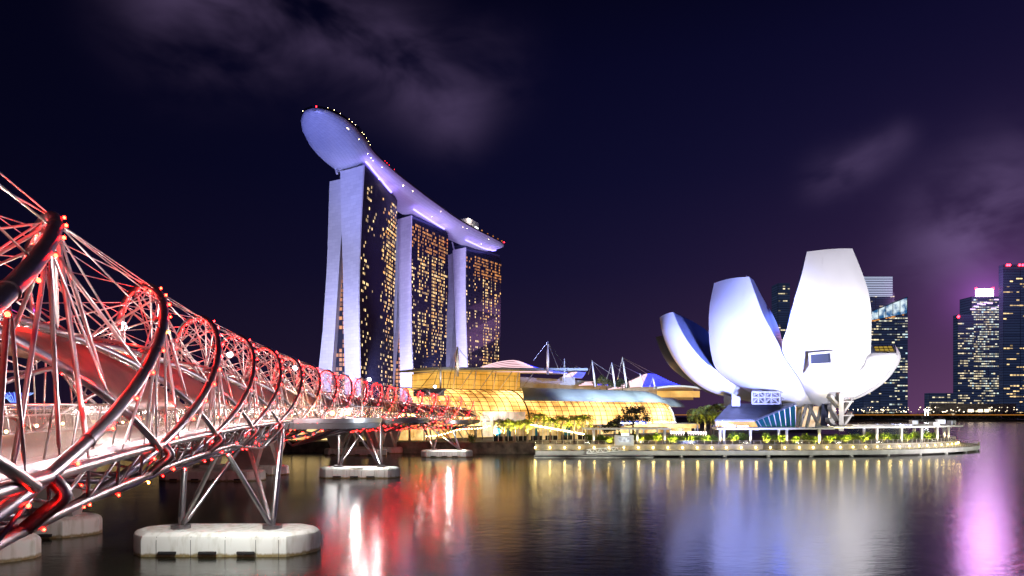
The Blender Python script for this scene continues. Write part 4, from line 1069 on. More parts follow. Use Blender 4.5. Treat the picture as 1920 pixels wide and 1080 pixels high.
b=MB(); b.hexa([P(1573,808,205),P(1582,808,205),P(1582,808,210),P(1573,808,210),P(1573,737,205),P(1582,737,205),P(1582,737,210),P(1573,737,210)])
for py in (752,778): b.hexa([P(1582,py+2,205),P(1601,py+2,205),P(1601,py+2,210),P(1582,py+2,210),P(1582,py,205),P(1601,py,205),P(1601,py,210),P(1582,py,210)])
for (xa,ya),(xb,yb) in (((1573,790),(1560,766)),((1582,778),(1598,754)),((1582,804),(1598,780)),((1575,765),(1558,745)),((1573,806),(1556,790))):
    a=P(xa,ya,206);c=P(xb,yb,206); b.hexa([a,c,c+Vector((0,3,0)),a+Vector((0,3,0))]+[q+Vector((0,0,1.1)) for q in (a,c,c+Vector((0,3,0)),a+Vector((0,3,0)))])
o=b.build('stair_tower',CONCP,mus)
b=MB()
for py in (752,778):
    for px in np.linspace(1583,1601,7): b.tube([P(px,py,204.9),P(px,py-7,204.9)],.05,4)
    b.tube([P(1583,py-7,204.9),P(1601,py-7,204.9)],.06,4)
b.build('stair_rail',STEEL,o)
# lattice housing under the petals
b=MB()
x=[1410,1422,1434,1446,1462]
for y in (735,745,757): b.tube([P(1410,y,206),P(1462,y,206)],.28,5); b.tube([P(1462,y,206),P(1470,y+2,214)],.2,5)
for i,px in enumerate(x): b.tube([P(px,735,206),P(px,757,206)],.25,5)
for i in range(4):
    for y0,y1 in ((735,745),(745,757)):
        b.tube([P(x[i],y0 if i%2 else y1,206),P(x[i+1],y1 if i%2 else y0,206)],.18,5)
b.build('lattice_housing',CONCP,mus)
b=MB(); b.hexa([P(1411,757,208),P(1461,757,208),P(1466,757,214),P(1411,757,214),P(1411,736,208),P(1461,736,208),P(1466,736,214),P(1411,736,214)]); b.build('plant_box',CONC,mus)
for px,d in ((1372,212),(1357,220)): b=MB(); b.hexa([P(px,762,d),P(px+16,762,d),P(px+16,762,d+5),P(px,762,d+5),P(px,738,d),P(px+16,745,d),P(px+16,745,d+5),P(px,738,d+5)]); b.build('lift_shaft',CONCP,mus)
# glass entrance pavilion
pav=thing('entrance_pavilion','low slate-roofed glass pavilion tucked under the museum petals','pavilion',(78,205,LANDZ))
G=lambda px,py,d:P(px,py,d)
b=MB(); r1=[G(1340,787,203),G(1415,787,200),G(1492,756,204),G(1492,755,214),G(1368,757,216)]
b.face(r1); b.face([q-Vector((0,0,.5)) for q in reversed(r1)])
for k in range(5): b.face([r1[k],r1[k]-Vector((0,0,.5)),r1[(k+1)%5]-Vector((0,0,.5)),r1[(k+1)%5]])
b.build('roof',SLATE,pav)
b=MB(); b.face([G(1416,788.5,200.4),G(1491,758,204.4),G(1492,806,204.4),G(1424,806,201)]); b.face([G(1491,758,204.4),G(1491.5,757,213),G(1492,806,213),G(1492,806,204.4)]); b.build('glass_wall',TEAL,pav)
b=MB(); 
for f in np.linspace(.05,1,8): b.tube([G(1416+75*f,788.5-30.5*f,200.2+4*f),G(1424+68*f+ (1-f)*4,806,200.7+3.5*f)],.14,5)
b.tube([G(1416,789,200.2),G(1491,758.5,204.2)],.2,5)
b.build('mullion',STEELD,pav)
b=MB(); b.face([G(1341,788.5,203.2),G(1414,788.5,200.4),G(1424,806,201),G(1341,806,203.2)]); b.build('lower_glazing',SHOP,pav)
b=MB()
for i,px in enumerate(range(1341,1420,9)): b.tube([G(px,806,202.6),G(px+3,788.5,202.6)],.14,5); b.tube([G(px+8,806,202.4),G(px+4,788.5,202.4)],.12,5)
b.build('raking_prop',WHITEP,pav)

# ------------------------------------------------------------------ boardwalk and terrace edge
bw=[(6.5,187),(40,186.6),(72,187)]
for i in range(1,15):
    q=i/14; bw.append((72+87*math.sin(q*1.75)*1.0, 187+62*(1-math.cos(q*1.75))*.92))
bwP=[Vector((x,y,0)) for x,y in bw]
def resample(pts,step):
    out=[pts[0].copy()]; acc=0
    for a,b_ in zip(pts,pts[1:]):
        L_=(b_-a).length; t=step-acc
        while t<=L_: out.append(a.lerp(b_,t/L_)); t+=step
        acc=L_-(t-step)
    return out
BW=resample(bwP,2.0)
def nrm_at(i,arr):
    t=(arr[min(i+1,len(arr)-1)]-arr[max(i-1,0)]).normalized(); return Vector((t.y,-t.x,0))   # towards the water
b=MB(); rows=[]
for i,p in enumerate(BW):
    n_=nrm_at(i,BW); rows.append([p+n_*0+Vector((0,0,.55)),p+n_*.1+Vector((0,0,1.75)),p-n_*6.5+Vector((0,0,1.75)),p-n_*6.5+Vector((0,0,.55))])
b.grid(rows,closed=True); b.face(rows[0]); b.face(rows[-1]); struct(b.build('boardwalk',CONCP))
b=MB(); rows=[]
for i,p in enumerate(BW):
    n_=nrm_at(i,BW); rows.append([p-n_*6.2+Vector((0,0,-1)),p-n_*6.2+Vector((0,0,3.25)),p-n_*10.5+Vector((0,0,3.25)),p-n_*10.5+Vector((0,0,-1))])
b.grid(rows,closed=True); struct(b.build('terrace_wall',CONC))
pl=thing('boardwalk_pilings','short concrete piles and dark void under the curved boardwalk edge','pilings',(72,190,0))
for i in range(2,len(BW),6):
    n_=nrm_at(i,BW); p=BW[i]-n_*.7; b=MB(); b.tube([p+Vector((0,0,-1)),p+Vector((0,0,.56))],.55,8); b.build('pile',CONCP,pl,smooth=True)
# terrace land between wall and plaza
def offset_line(arr,d,i0=0,i1=None): return [arr[i]-nrm_at(i,arr)*d for i in range(i0,len(arr) if i1 is None else i1)]
inner_l=offset_line(BW,9)
poly=[(p.x,p.y) for p in inner_l]+[(128,300),(20,260),(7,200)]
b=MB(); b.prism(poly,0,3.26); struct(b.build('plaza',DECK))
# railing with glass along the terrace edge and a rope-wire rail at the tip
def railing(line,z0,h,name,label,step=2.0,glass=True,lean=0):
    ln=resample(line,step); t=thing(name,label,'railing',(ln[0].x,ln[0].y,z0))
    b=MB(); b.tube([p+Vector((0,0,z0+h)) for p in ln],.045,5); b.build('top_rail',STEEL,t)
    b=MB()
    for i,p in enumerate(ln): b.tube([p+Vector((0,0,z0)),p+nrm_at(i,ln)*lean+Vector((0,0,z0+h))],.05,5)
    o=b.build('post',WHITEP,t); o['kind']='stuff'
    if glass:
        b=MB(); b.grid([[p+Vector((0,0,z0+.1)),p+Vector((0,0,z0+h-.08))] for p in ln]); b.build('glass_panel',BALG,t)
    return t
railing(offset_line(BW,6.6),3.26,1.05,'terrace_railing','long glass railing along the raised terrace in front of the hedges')
railing(offset_line(BW,.25,len(BW)-52),1.75,.95,'tip_railing','white post railing round the curved tip of the boardwalk',1.6,False,.3)
# warm step lights along the wall
protoL=None; nL=0
LL=resample(offset_line(BW,6.05),4.15)
for i,p in enumerate(LL):
    n_=nrm_at(i,LL); loc=p+n_*.12+Vector((0,0,2.35)); rz=-math.atan2(n_.x,-n_.y)*-1
    t=thing('promenade_lamp','small glowing bulkhead lamp on the low wall along the boardwalk','wall lamp',tuple(loc),'lamps along the boardwalk wall')
    b=MB(); b.box(loc,(.5,.16,.42),math.atan2(n_.x,-n_.y)); o=b.build('housing',WHITEP,t); bevel(o,.04)
    b=MB(); b.ball(loc+n_*.16,.29); b.build('lens',WARM,t)
    point('promenade_glow',loc+n_*.7+Vector((0,0,.1)),75,(1,.74,.22),.3)
    if i%4==0: spot('edge_fill',p+n_*19+Vector((0,0,2.6)),p+n_*6+Vector((0,0,1.2)),5200,(.96,1,.88),95,.8,.6)  # added spots out over the water, fill light for the boardwalk face
# pontoon and gangway
t=thing('floating_pontoon','dark floating pontoon at the left end of the boardwalk','pontoon',(20,184,0))
b=MB(); b.box((22,184.6,.35),(32,3.2,.7)); o=b.build('hull',CONC,t); bevel(o,.1)
b=MB(); b.box((22,182.9,.45),(32,.16,.3)); b.build('fender_strip',RUBBER,t)
t=thing('gangway','white lattice gangway ramp leading down to the pontoon','gangway',(24,185,1))
a0,a1=Vector((20.2,184.2,1.1)),Vector((30.5,184.2,1.9)); b=MB()
for off in (0,1.3):
    o_=Vector((0,off,0)); b.tube([a0+o_,a1+o_],.1,5); b.tube([a0+o_+Vector((0,0,1.15)),a1+o_+Vector((0,0,1.15))],.1,5)
    for k in range(7):
        p=a0.lerp(a1,k/7)+o_; q=a0.lerp(a1,(k+.5)/7)+o_+Vector((0,0,1.15)); r=a0.lerp(a1,(k+1)/7)+o_; b.tube([p,q],.07,5); b.tube([q,r],.07,5)
b.build('side_truss',WHITEP,t); b=MB(); b.hexa([a0,a1,a1+Vector((0,1.3,0)),a0+Vector((0,1.3,0))]+[q+Vector((0,0,.08)) for q in (a0,a1,a1+Vector((0,1.3,0)),a0+Vector((0,1.3,0)))]); b.build('walk_plate',STEEL,t)
# kiosk with a lit poster
t=thing('poster_kiosk','white roadside kiosk with a pale lit poster under the first pergola','kiosk',tuple(P(1170,834,191)))
c=P(1170,825,191); b=MB(); b.box(c+Vector((0,0,-.1)),(5.3,1.5,2.9)); o=b.build('cabinet',WHITEP,t); bevel(o,.08)
pm=mat('lit_poster',(.4,.4,.42),.4); n,l,bb=nodes_of(pm); tcx=n.new('ShaderNodeTexCoord'); nz2=n.new('ShaderNodeTexNoise'); nz2.inputs['Scale'].default_value=1.3; nz2.inputs['Detail'].default_value=6; l.new(tcx.outputs['Object'],nz2.inputs[0]); rr2=n.new('ShaderNodeValToRGB'); rr2.color_ramp.elements[0].position=.4; rr2.color_ramp.elements[0].color=(.12,.13,.2,1); rr2.color_ramp.elements[1].position=.62; rr2.color_ramp.elements[1].color=(.7,.75,.8,1); l.new(nz2.outputs[0],rr2.inputs[0]); l.new(rr2.outputs[0],bb.inputs['Emission Color']); bb.inputs['Emission Strength'].default_value=.8
b=MB(); b.box(c+Vector((.1,-.78,.15)),(3.5,.06,1.5)); b.build('poster',pm,t)
b=MB(); b.box(c+Vector((.3,-.1,1.6)),(2.0,.6,.5)); b.build('top_light',WHITES,t)
# pergolas: white louvred roofs on lit columns
def pergola(label,pts,cols,z=7.35,w_=5.0,flood=True):
    ln=[Vector((*XY(px,d),0)) for px,d in pts]; ln=[Vector((p[0],p[1],0)) for p in cr_spline([(p.x,p.y) for p in ln],6)]
    t=thing('pergola',label,'pergola',(ln[0].x,ln[0].y,LANDZ),'white pergolas on the terrace')
    b=MB(); rows=[]
    for i,p in enumerate(ln):
        n_=nrm_at(i,ln); rows.append([p+n_*w_/2+Vector((0,0,z)),p+n_*w_/2+Vector((0,0,z+.42)),p-n_*w_/2+Vector((0,0,z+.42)),p-n_*w_/2+Vector((0,0,z))])
    b.grid(rows,closed=True); b.face(rows[0]); b.face(rows[-1]); b.build('roof',WHITEP,t)
    b=MB(); lr=resample(ln,1.0)
    for i,p in enumerate(lr):
        n_=nrm_at(i,lr); b.box(p+Vector((0,0,z+.52)),(.12,w_+.7,.22),math.atan2(n_.x,-n_.y))
    b.build('louvre',WHITEP,t)
    for px,d in cols:
        p=Vector((*XY(px,d),0)); b=MB(); b.tube([p+Vector((0,0,3.26)),p+Vector((0,0,z))],[.30,.48],10); b.build('column',WHITEP,t,smooth=True)
        if flood: spot('column_uplight',p+Vector((.1,-1.1,3.45)),p+Vector((0,0,7)),900,(1,.74,.38),70,.6,.1)
    return t
pergola('white pergola over the poster kiosk, left of the dark tree',[(1092,198),(1170,197.5),(1250,198)],[(1113,197),(1195,197),(1246,197)])
pergola('white pergola in front of the glass entrance pavilion',[(1340,198),(1450,198),(1556,200)],[(1350,201),(1357,196.5),(1407,196.5),(1460,201),(1475,196.5),(1536,198)])
pergola('white pergola curving along the right end of the terrace with floodlights on top',[(1545,204),(1640,206),(1720,212),(1790,226)],[(1644,203),(1690,206),(1714,222),(1728,208),(1757,213),(1770,232),(1778,220)],z=7.6)
pergola('white pergola set back behind the curving one, blue lights on its roof',[(1590,230),(1660,232),(1730,238)],[(1620,232),(1690,234)],z=7.7,flood=False)
# floodlight boxes on the pergola
for i,(px,py,d,rz,lb) in enumerate(((1752,796,214,.3,'pale floodlight box standing leftmost of the three on the curving pergola'),(1763,791,222,-.4,'pale floodlight box in the middle of the three on the curving pergola'),(1784,793,226,.6,'pale tilted floodlight box at the tip of the curving pergola'),(1713,792,234,.2,'pale floodlight box on the set back pergola'))):
    c=P(px,py,d); t=thing('floodlight',lb,'floodlight',tuple(c),'floodlights on the pergolas')
    b=MB(); b.box(c,(2.6,1.7,1.7),rz); o=b.build('housing',WHITEP,t); o.rotation_euler=(0,0,0); bevel(o,.15)
    b=MB(); b.tube([c+Vector((0,0,-1.7)),c+Vector((0,0,-.5))],.18,6); b.box(c+Vector((0,0,-.95)),(2.0,.2,.15),rz); b.build('bracket',STEEL,t)
    b=MB(); b.box(c+Vector((math.sin(rz)*0,-.9,0)),(2.0,.06,1.2),rz); b.build('lens',mat('floodlight_lens',(.5,.5,.55),.2,emit=(.8,.85,1),es=.9),t)
for k in range(26):
    px=1600+rnd.random()*112; t_=P(px,798+rnd.uniform(-2,2),231)
    b=MB(); b.box(t_,(.5,.4,.35)); b.ball(t_+Vector((0,-.3,0)),.22); o=b.build('roof_spotlight',emat('blue_white',(.55,.6,1),9)); tag(o,'small blue-white spotlight on the set back pergola roof','spotlight','blue-white spotlights on the pergola')
# lit marker panels over the hedge
for i in range(15):
    if i in (6,): continue
    x=1259+i*4.6; c=P(x,810.5+.1*i,206); b=MB(); b.box(c,(.42 if i%3 else .55,.12,.75)); b.box(c+Vector((0,.1,-.6)),(.1,.1,.6)); o=b.build('lit_letter_panel',mat('glow_panel',(.6,.5,.5),.4,emit=(1,.82,.75),es=3.2)); tag(o,'small glowing white letter panel in a row above the hedge','sign','glowing letter panels above the hedge')
for i in range(17):
    c=P(1356+i*2.7+(3 if i>8 else 0),799.5,200.5); b=MB(); b.ball(c,.2); b.tube([c,c-Vector((0,0,.5))],.05,5); o=b.build('table_lamp',mat('glow_lamp',(.6,.5,.5),.4,emit=(1,.82,.62),es=5)); tag(o,'small round glowing lamp on the pavilion terrace rail','lamp','round lamps along the pavilion terrace')

# ------------------------------------------------------------------ plants
def leaf_cloud(b,c,rx,ry,rz,n,size,rg,shell=.55,squash=1):
    for _ in range(n):
        u=rg.uniform(-1,1); ph=rg.uniform(0,2*math.pi); r=(shell+(1-shell)*rg.random()); q=math.sqrt(1-u*u)
        p=Vector((c[0]+rx*r*q*math.cos(ph),c[1]+ry*r*q*math.sin(ph),c[2]+rz*r*u))
        s=size*rg.uniform(.6,1.4); a=Vector((rg.gauss(0,1),rg.gauss(0,1),rg.gauss(0,.7))).normalized(); t=a.orthogonal().normalized(); t=(t*math.cos(ph)+a.cross(t)*math.sin(ph)); w_=a.cross(t)
        b.face([p-t*s,p+w_*s*.45,p+t*s,p-w_*s*.45])
def tree(name,label,x,y,z0,h,crown,lm,seed,group=None,cat='tree',leaf=.35,n=900):
    rg=random.Random(seed); t=thing(name,label,cat,(x,y,z0),group)
    b=MB(); base=Vector((x,y,z0)); top=base+Vector((rg.uniform(-.3,.3),0,h*.55)); b.tube([base,base.lerp(top,.5)+Vector((.15,0,0)),top],[h*.035,h*.026,h*.018],8)
    for cx,cy,cz,rr in crown: b.tube([top-Vector((0,0,h*.1)),Vector((x+cx,y+cy,z0+cz))],[h*.015,h*.005],5)
    b.build('trunk',BARK,t,smooth=True)
    b=MB(); tot=sum(c[3]**2 for c in crown)
    for cx,cy,cz,rr in crown:
        for _ in range(4):
            d=(rg.uniform(-.6,.6)*rr,rg.uniform(-.6,.6)*rr,rg.uniform(-.4,.4)*rr)
            leaf_cloud(b,(x+cx+d[0],y+cy+d[1],z0+cz+d[2]),rr*.62,rr*.62,rr*.5,int(n*rr*rr/tot/4),leaf,rg,.3)
    b.build('crown',lm,t); return t
def shrub(label,x,y,w_,d,h,seed,lm=LEAFG,group='hedge shrubs along the terrace'):
    rg=random.Random(seed); t=thing('shrub',label,'shrub',(x,y,3.26),group)
    b=MB()
    for k in range(5): b.tube([Vector((x+rg.uniform(-.2,.2),y,3.26)),Vector((x+rg.uniform(-w_*.35,w_*.35),y+rg.uniform(-d*.3,d*.3),3.26+h*.7))],[.05,.02],4)
    b.build('stem',BARK,t)
    b=MB()
    for k in range(5): leaf_cloud(b,(x+rg.uniform(-.3,.3)*w_,y+rg.uniform(-.3,.3)*d,3.26+h*rg.uniform(.4,.62)),w_*.36,d*.4,h*.42,80,.26,rg,.4)
    b.build('foliage',lm,t)
hl=[(1100,1150),(1160,1166),(1188,1240),(1250,1345),(1362,1402),(1425,1470),(1480,1535),(1545,1640),(1648,1688),(1694,1726),(1732,1758)]
k=0; WH=['at the left end near the gangway','beside the poster kiosk','right of the poster kiosk','below the glowing letter panels','left of the entrance pavilion','in front of the pavilion','between the lit pergola columns','below the stair tower','under the curving pergola','beyond the stair tower','near the boardwalk tip']
ORD=['first','second','third','fourth','fifth','sixth','seventh','eighth','ninth','tenth','eleventh','twelfth']
for gi,(xa,xb) in enumerate(hl):
    n_=max(2,int((xb-xa)/14)); 
    for j in range(n_):
        px=xa+(xb-xa)*(j+.5)/n_; d=200+ (0 if px<1560 else (px-1560)*.08)+rnd.uniform(-1,1); x,y=XY(px,d)
        shrub('lit green shrub, %s from the left %s'%(ORD[j%12],WH[gi]),x,y,(xb-xa)/n_*d/F*1.25,2.6,rnd.uniform(2.2,3.6),k); k+=1
        if j%2==0: spot('hedge_uplight',(x+.6,y-2.6,3.5),(x,y,5.2),3400,(1,.80,.20),95,.7,.15)
x,y=XY(1290,207); shrub('dark rounded clipped bush left of the small white lamp canopy',x,y,3.6,2.6,3.4,k,LEAFD,None)
def palm(label,px,d,top_py,seed,base_z=LANDZ,group='royal palms in front of the mall',lit=True,sc_=1):
    rg=random.Random(seed); x,y=XY(px,d); zt=P(px,top_py,d).z; h=zt-base_z
    t=thing('palm_tree',label,'palm tree',(x,y,base_z),group)
    lean=rg.uniform(-.25,.25); base=Vector((x,y,base_z)); top=Vector((x+lean,y,base_z+h*.80))
    b=MB(); b.tube([base,base.lerp(top,.12),base.lerp(top,.55),top],[.5*sc_,.34*sc_,.27*sc_,.18*sc_],8); b.build('trunk',PALMT,t,smooth=True)
    b=MB()
    for k in range(18):
        az=2*math.pi*k/18+rg.uniform(-.2,.2); el=rg.uniform(.05,1.15); L_=(h*.44+.5)*rg.uniform(.85,1.15); hd=Vector((math.cos(az),math.sin(az),0))
        pts=[]; p=top.copy(); e=el
        for q in range(8): pts.append(p.copy()); p=p+(hd*math.cos(e)+Vector((0,0,math.sin(e))))*L_/7; e-=.30+.05*q*.5
        sd=hd.cross(Vector((0,0,1)))
        for q in range(7):
            a,c=pts[q],pts[q+1]; wv=1.05*sc_*(1-abs(q/7-.35)*.9)
            for sg in (1,-1):
                for u in (0,.34,.67):
                    m_=a.lerp(c,u); m2=a.lerp(c,u+.24); tipp=m_.lerp(c,.9)+sd*sg*wv-Vector((0,0,wv*.55)); b.face([m_,m2,tipp])
    b.build('frond_crown',LEAFP,t)
    if lit: spot('palm_uplight',(x+1.2,y-4.2,base_z+.5),(x,y,zt-1.2),(26000 if 'royal' in group else 3600),(1,.82,.22),58,.8,.2)
PL=['leftmost royal palm, beside the bridge end','second royal palm from the bridge end','third royal palm from the bridge end','tall royal palm, first of the middle group','shorter royal palm, second of the middle group','royal palm in the centre of the row','royal palm next to last on the right','rightmost royal palm of the row, beside the dark tree']
for i,(px,tp,d) in enumerate(((945,783,206),(966,784,206),(989,782,206),(1010,771,205),(1032,777,206),(1055,775,206),(1076,775,206),(1098,774,207))):
    palm(PL[i],px,d,tp,40+i)
for i,(px,tp,d,lb) in enumerate(((1308,757,222,'small palm at the left of the dark tree beside the museum'),(1322,764,220,'short palm in front of the dark tree beside the museum'),(1338,752,222,'tall palm touching the museum balcony'),(1348,768,219,'low palm right of the others beside the museum'),(768,772,214,'small lit palm behind the bridge trusses at the quay'),(800,778,213,'second small lit palm behind the bridge trusses at the quay'))):
    palm(lb,px,d,tp,60+i,group='palms beside the museum and bridge')
x,y=XY(1186,203); tree('broadleaf_tree','broad dark rain tree rising before the right half of the glass vault',x,y,LANDZ,12,[(-5.5,0,5.5,2.8),(-3.2,0,7.2,2.6),(-.5,0,9.5,3.0),(2.4,.5,9.0,2.7),(4.4,0,7.6,2.2),(0,0,7.0,2.4),(-7.6,0,4.2,2.0)],BLACKTREE,5,n=2600,leaf=.30)
x,y=XY(1150,206); tree('broadleaf_tree','low dark tree left of the broad rain tree',x,y,LANDZ,8,[(-1.5,0,4.8,2.2),(1.6,0,5.2,2.3),(0,0,6.2,2.0)],BLACKTREE,6,n=1300,leaf=.28)
x,y=XY(1333,236); tree('broadleaf_tree','dense dark tree behind the palms beside the museum',x,y,LANDZ,14,[(-2.5,0,8.8,2.8),(1.2,0,10.2,2.8),(4,0,8.4,2.6),(.5,0,6.6,2.8)],LEAFD,8,n=1800,leaf=.38)
spot('tree_uplight',(x,y-5,4),(x-1,y,10),700,(1,.62,.16),45,.7,.3)
for i,(px,py,d) in enumerate(((1124,712,330),(1137,714,332),(1166,718,330))):
    p=P(px,py,d); tree('roof_tree',('small lit tree on the mall roof between the first masts','second small lit tree on the mall roof','dark small tree on the mall roof below the tall masts')[i],p.x,p.y,p.z-6,9,[(0,0,5.8,3.2),(2.5,0,5,2.4),(-2.5,0,5.2,2.3)],LEAFD,20+i,'trees on the mall roof',n=500,leaf=.5)
spot('roof_tree_glow',P(1130,722,322),P(1130,710,331),2500,(1,.7,.15),80,.6,.5)
x,y=XY(884,199.5); rg=random.Random(3)
t=thing('shrub','lone dark shrub growing on top of the quay wall','shrub',(x,y,3.3)); b=MB(); leaf_cloud(b,(x,y,4.6),1.3,1.0,1.5,240,.28,rg,.3); b.build('foliage',LEAFG,t); b=MB(); b.tube([(x,y,3.2),(x,y,4.6)],.08,5); b.build('stem',BARK,t)

# ------------------------------------------------------------------ far city
CITYG=GLASSD
def city(name,label,pxL,pxR,top,d,depth,m,lit,seed,floor=4.2,wu=3.6,roof=None,wm=WINC,base=2.6,bands=False,parts=True):
    rg=random.Random(seed); xl=XY(pxL,d)[0]; xr=XY(pxR,d)[0]; zt=P(0,top,d).z if not isinstance(top,tuple) else None
    t=thing(name,label,'office tower' if 'tower' in name else 'building',((xl+xr)/2,d+depth/2,base))
    zl,zr=(P(0,top[0],d).z,P(0,top[1],d).z) if isinstance(top,tuple) else (zt,zt)
    b=MB(); A_=[(xl,d),(xr,d),(xr,d+depth),(xl,d+depth)]; zz=[zl,zr,zr,zl]
    bot=[Vector((x,y,base)) for x,y in A_]; tp=[Vector((x,y,z)) for (x,y),z in zip(A_,zz)]
    for k in range(4):
        q=(k+1)%4; L_=(bot[q]-bot[k]).length; b.face([bot[k],bot[q],tp[q],tp[k]],uv=[(0,0),(L_,0),(L_,tp[q].z),(0,tp[k].z)])
    b.face(tp); b.build('facade',m,t)
    cells=[]; nf=int((min(zl,zr)-base)/floor); nu=max(1,int((xr-xl)/wu))
    for fl in range(1,nf):
        p=lit(fl/nf); band=rg.random()<.28
        run=0; on=False
        for i in range(nu):
            if run<=0: on=rg.random()<(p*1.9 if band else p*.8); run=rg.choice((1,1,2,3,5))
            run-=1
            if on: cells.append((Vector((xl+(i+.5)*(xr-xl)/nu,d-.1,base+fl*floor+floor*.5)),Vector((1,0,0)),Vector((0,0,1)),Vector((0,-1,0)),(xr-xl)/nu*rg.uniform(.6,.98),floor*rg.uniform(.25,.55)))
    windows(t,cells,wm,'lit_window'); return t,xl,xr,zl,zr
t,xl,xr,zl,zr=city('slant_top_tower','dark glass office tower with a bright slanted glass crown behind the museum',1618,1702,(590,556),1090,12,GLASSC,lambda f:.36,31,4.3,4.0)
# glowing crown
b=MB(); d=1089.4
b.face([P(1634,600,d),P(1701,587,d),P(1701,558,d),P(1634,585,d)]); cm=mat('crown_glass',(.1,.15,.2),.2); n,l,bb=nodes_of(cm); tcx=n.new('ShaderNodeTexCoord'); nz2=n.new('ShaderNodeTexNoise'); nz2.inputs['Scale'].default_value=.12; nz2.inputs['Detail'].default_value=5; l.new(tcx.outputs['Object'],nz2.inputs[0]); rr2=n.new('ShaderNodeValToRGB'); rr2.color_ramp.elements[0].position=.4; rr2.color_ramp.elements[0].color=(.02,.12,.3,1); rr2.color_ramp.elements[1].position=.62; rr2.color_ramp.elements[1].color=(.8,.95,1,1); l.new(nz2.outputs[0],rr2.inputs[0]); l.new(rr2.outputs[0],bb.inputs['Emission Color']); bb.inputs['Emission Strength'].default_value=.9
b.build('glowing_crown',cm,t)
b=MB()
for f in np.linspace(0,1,6): b.tube([P(1634+67*f,600-13*f,d-.6),P(1634+67*f,585-27*f,d-.6)],.5,4)
b.build('crown_mullion',DARKM,t)
for k in range(24):
    px=1636+rnd.random()*63; b=MB(); b.box(P(px,602-13*(px-1634)/67,d-.4),(2.5,.4,1.6)); b.build('crown_window',WINO,t)
t,xl,xr,zl,zr=city('striped_crown_tower','dark tower with a white striped crown rising behind the slanted one',1612,1677,548,1160,45,GLASSC,lambda f:.08,33)
b=MB(); d=1159.5; b.hexa([P(1612,556,d),P(1674,556,d),P(1674,556,d+45),P(1612,556,d+45),P(1612,518,d),P(1674,518,d),P(1674,518,d+45),P(1612,518,d+45)]); b.build('crown_box',DARKW,t)
for k in range(12):
    b=MB(); b.box((P(1643,0,d-.7).x,d-.7,P(0,520+k*3.2,d).z),(P(1674,0,d).x-P(1613,0,d).x,.5,1.1)); b.build('crown_stripe',mat('stripe_glow',(.3,.3,.35),.4,emit=(.65,.8,1),es=.4 if k%4 else .75),t)
city('slim_tower','slim dark tower seen between the two tall museum petals',1459,1481,531,1180,30,GLASSC,lambda f:.18,35)
b=MB()
t,xl,xr,zl,zr=city('low_block','low lit block on the far shore between the tower groups',1742,1793,737,1050,12,GLASSC,lambda f:.5,36,4.0,4.5)
t,xl,xr,zl,zr=city('long_low_hall','long pale low hall at the foot of the right tower group',1752,1905,757,1040,20,CONCP,lambda f:.12,37,5,6)
t,xl,xr,zl,zr=city('shoulder_tower','dark shorter tower with a red beacon left of the crowned tower',1796,1826,590,1100,12,GLASSC,lambda f:.4,38,4.0,3.2)
b=MB(); b.ball(P(1797,594,1099),2.2); b.build('beacon',BEACON,t)
t,xl,xr,zl,zr=city('crowned_tower','stepped tower with a blazing pink-white crown at the far right',1822,1884,556,1110,30,GLASSC,lambda f:.5,39,4.0,3.0)
b=MB(); d=1109; b.hexa([P(1829,556,d),P(1863,556,d),P(1863,556,d+30),P(1829,556,d+30),P(1829,542,d),P(1863,541,d),P(1863,541,d+30),P(1829,542,d+30)]); b.build('blazing_crown',mat('crown_blaze',(.8,.6,.8),.4,emit=(1,.62,1),es=9),t)
for k in range(9):
    b=MB(); b.box(P(1824+k*6.5,568+rnd.uniform(-8,12),d-.8),(8,.6,1.8)); b.build('crown_light',mat('violet_band',(.3,.3,.3),.4,emit=(.75,.5,1),es=1.6),t)
b=MB(); b.ball(P(1862,541,d-1),2); b.ball(P(1830,541,d-1),1.8); b.build('beacon',BEACON,t)
point('crown_glow',P(1846,530,d-45),420000,(.85,.38,1),36)
t,xl,xr,zl,zr=city('edge_tower','tallest dark tower cut by the right edge of the photo',1881,1960,496,1070,10,GLASSC,lambda f:.13,41,4.2,5.0,wm=WINY)
b=MB()
for px in (1889,1893,1912,1918): b.ball(P(px,497,1069),1.9)
b.build('beacon',BEACON,t)
# trees along the far shore
rg=random.Random(77); b=MB()
for k in range(230):
    px=1560+k*1.72; d=1012+rg.uniform(0,18); p=P(px,776,d); h=rg.uniform(4,13)
    leaf_cloud(b,(p.x,p.y,2.6+h*.55),rg.uniform(4,8),4,h*.55,26,1.8,rg,.3)
o=b.build('far_treeline',BLACKTREE); o['kind']='stuff'; o['label']='dark band of trees along the far shore'; o['category']='treeline'
# lights along the far shore road
FLM=winmat('shore',[(1,.35,.06),(1,.62,.25),(1,.85,.6),(1,.12,.05)],2,10)
for k in range(90):
    px=1560+rg.random()*360; d=995+rg.uniform(0,12); c=P(px,rg.choice((764,768,770,772)),d); b=MB(); s=rg.uniform(.3,.75); b.ball(c,s,seg=5,rings=3); b.tube([c-Vector((0,0,s)),Vector((c.x,c.y,9))],.12,4,1); o=b.build('shore_lamp',[FLM,DARKM]); tag(o,'tiny warm lamp among the trees of the far shore','lamp','lamps along the far shore')
b=MB(); b.hexa([Vector((x,y,z)) for z in (9.5,10.0) for x,y in ((200,979.5),(1100,979.5),(1100,979.9),(200,979.9))]); o=b.build('road_light_trail',mat('trail_glow',(.3,.2,.1),.4,emit=(1,.36,.04),es=.8)); tag(o,'long orange band of light along the far shore road','light band')
for px in (1735,1740): 
    c=P(px,769,1000); b=MB(); b.ball(c,1.4); b.tube([c,c-Vector((0,0,8))],.25,5); o=b.build('shore_floodlight',COOL); tag(o,'bright white floodlight on the far shore left of the low block' if px==1735 else 'second bright floodlight beside the low block','floodlight')
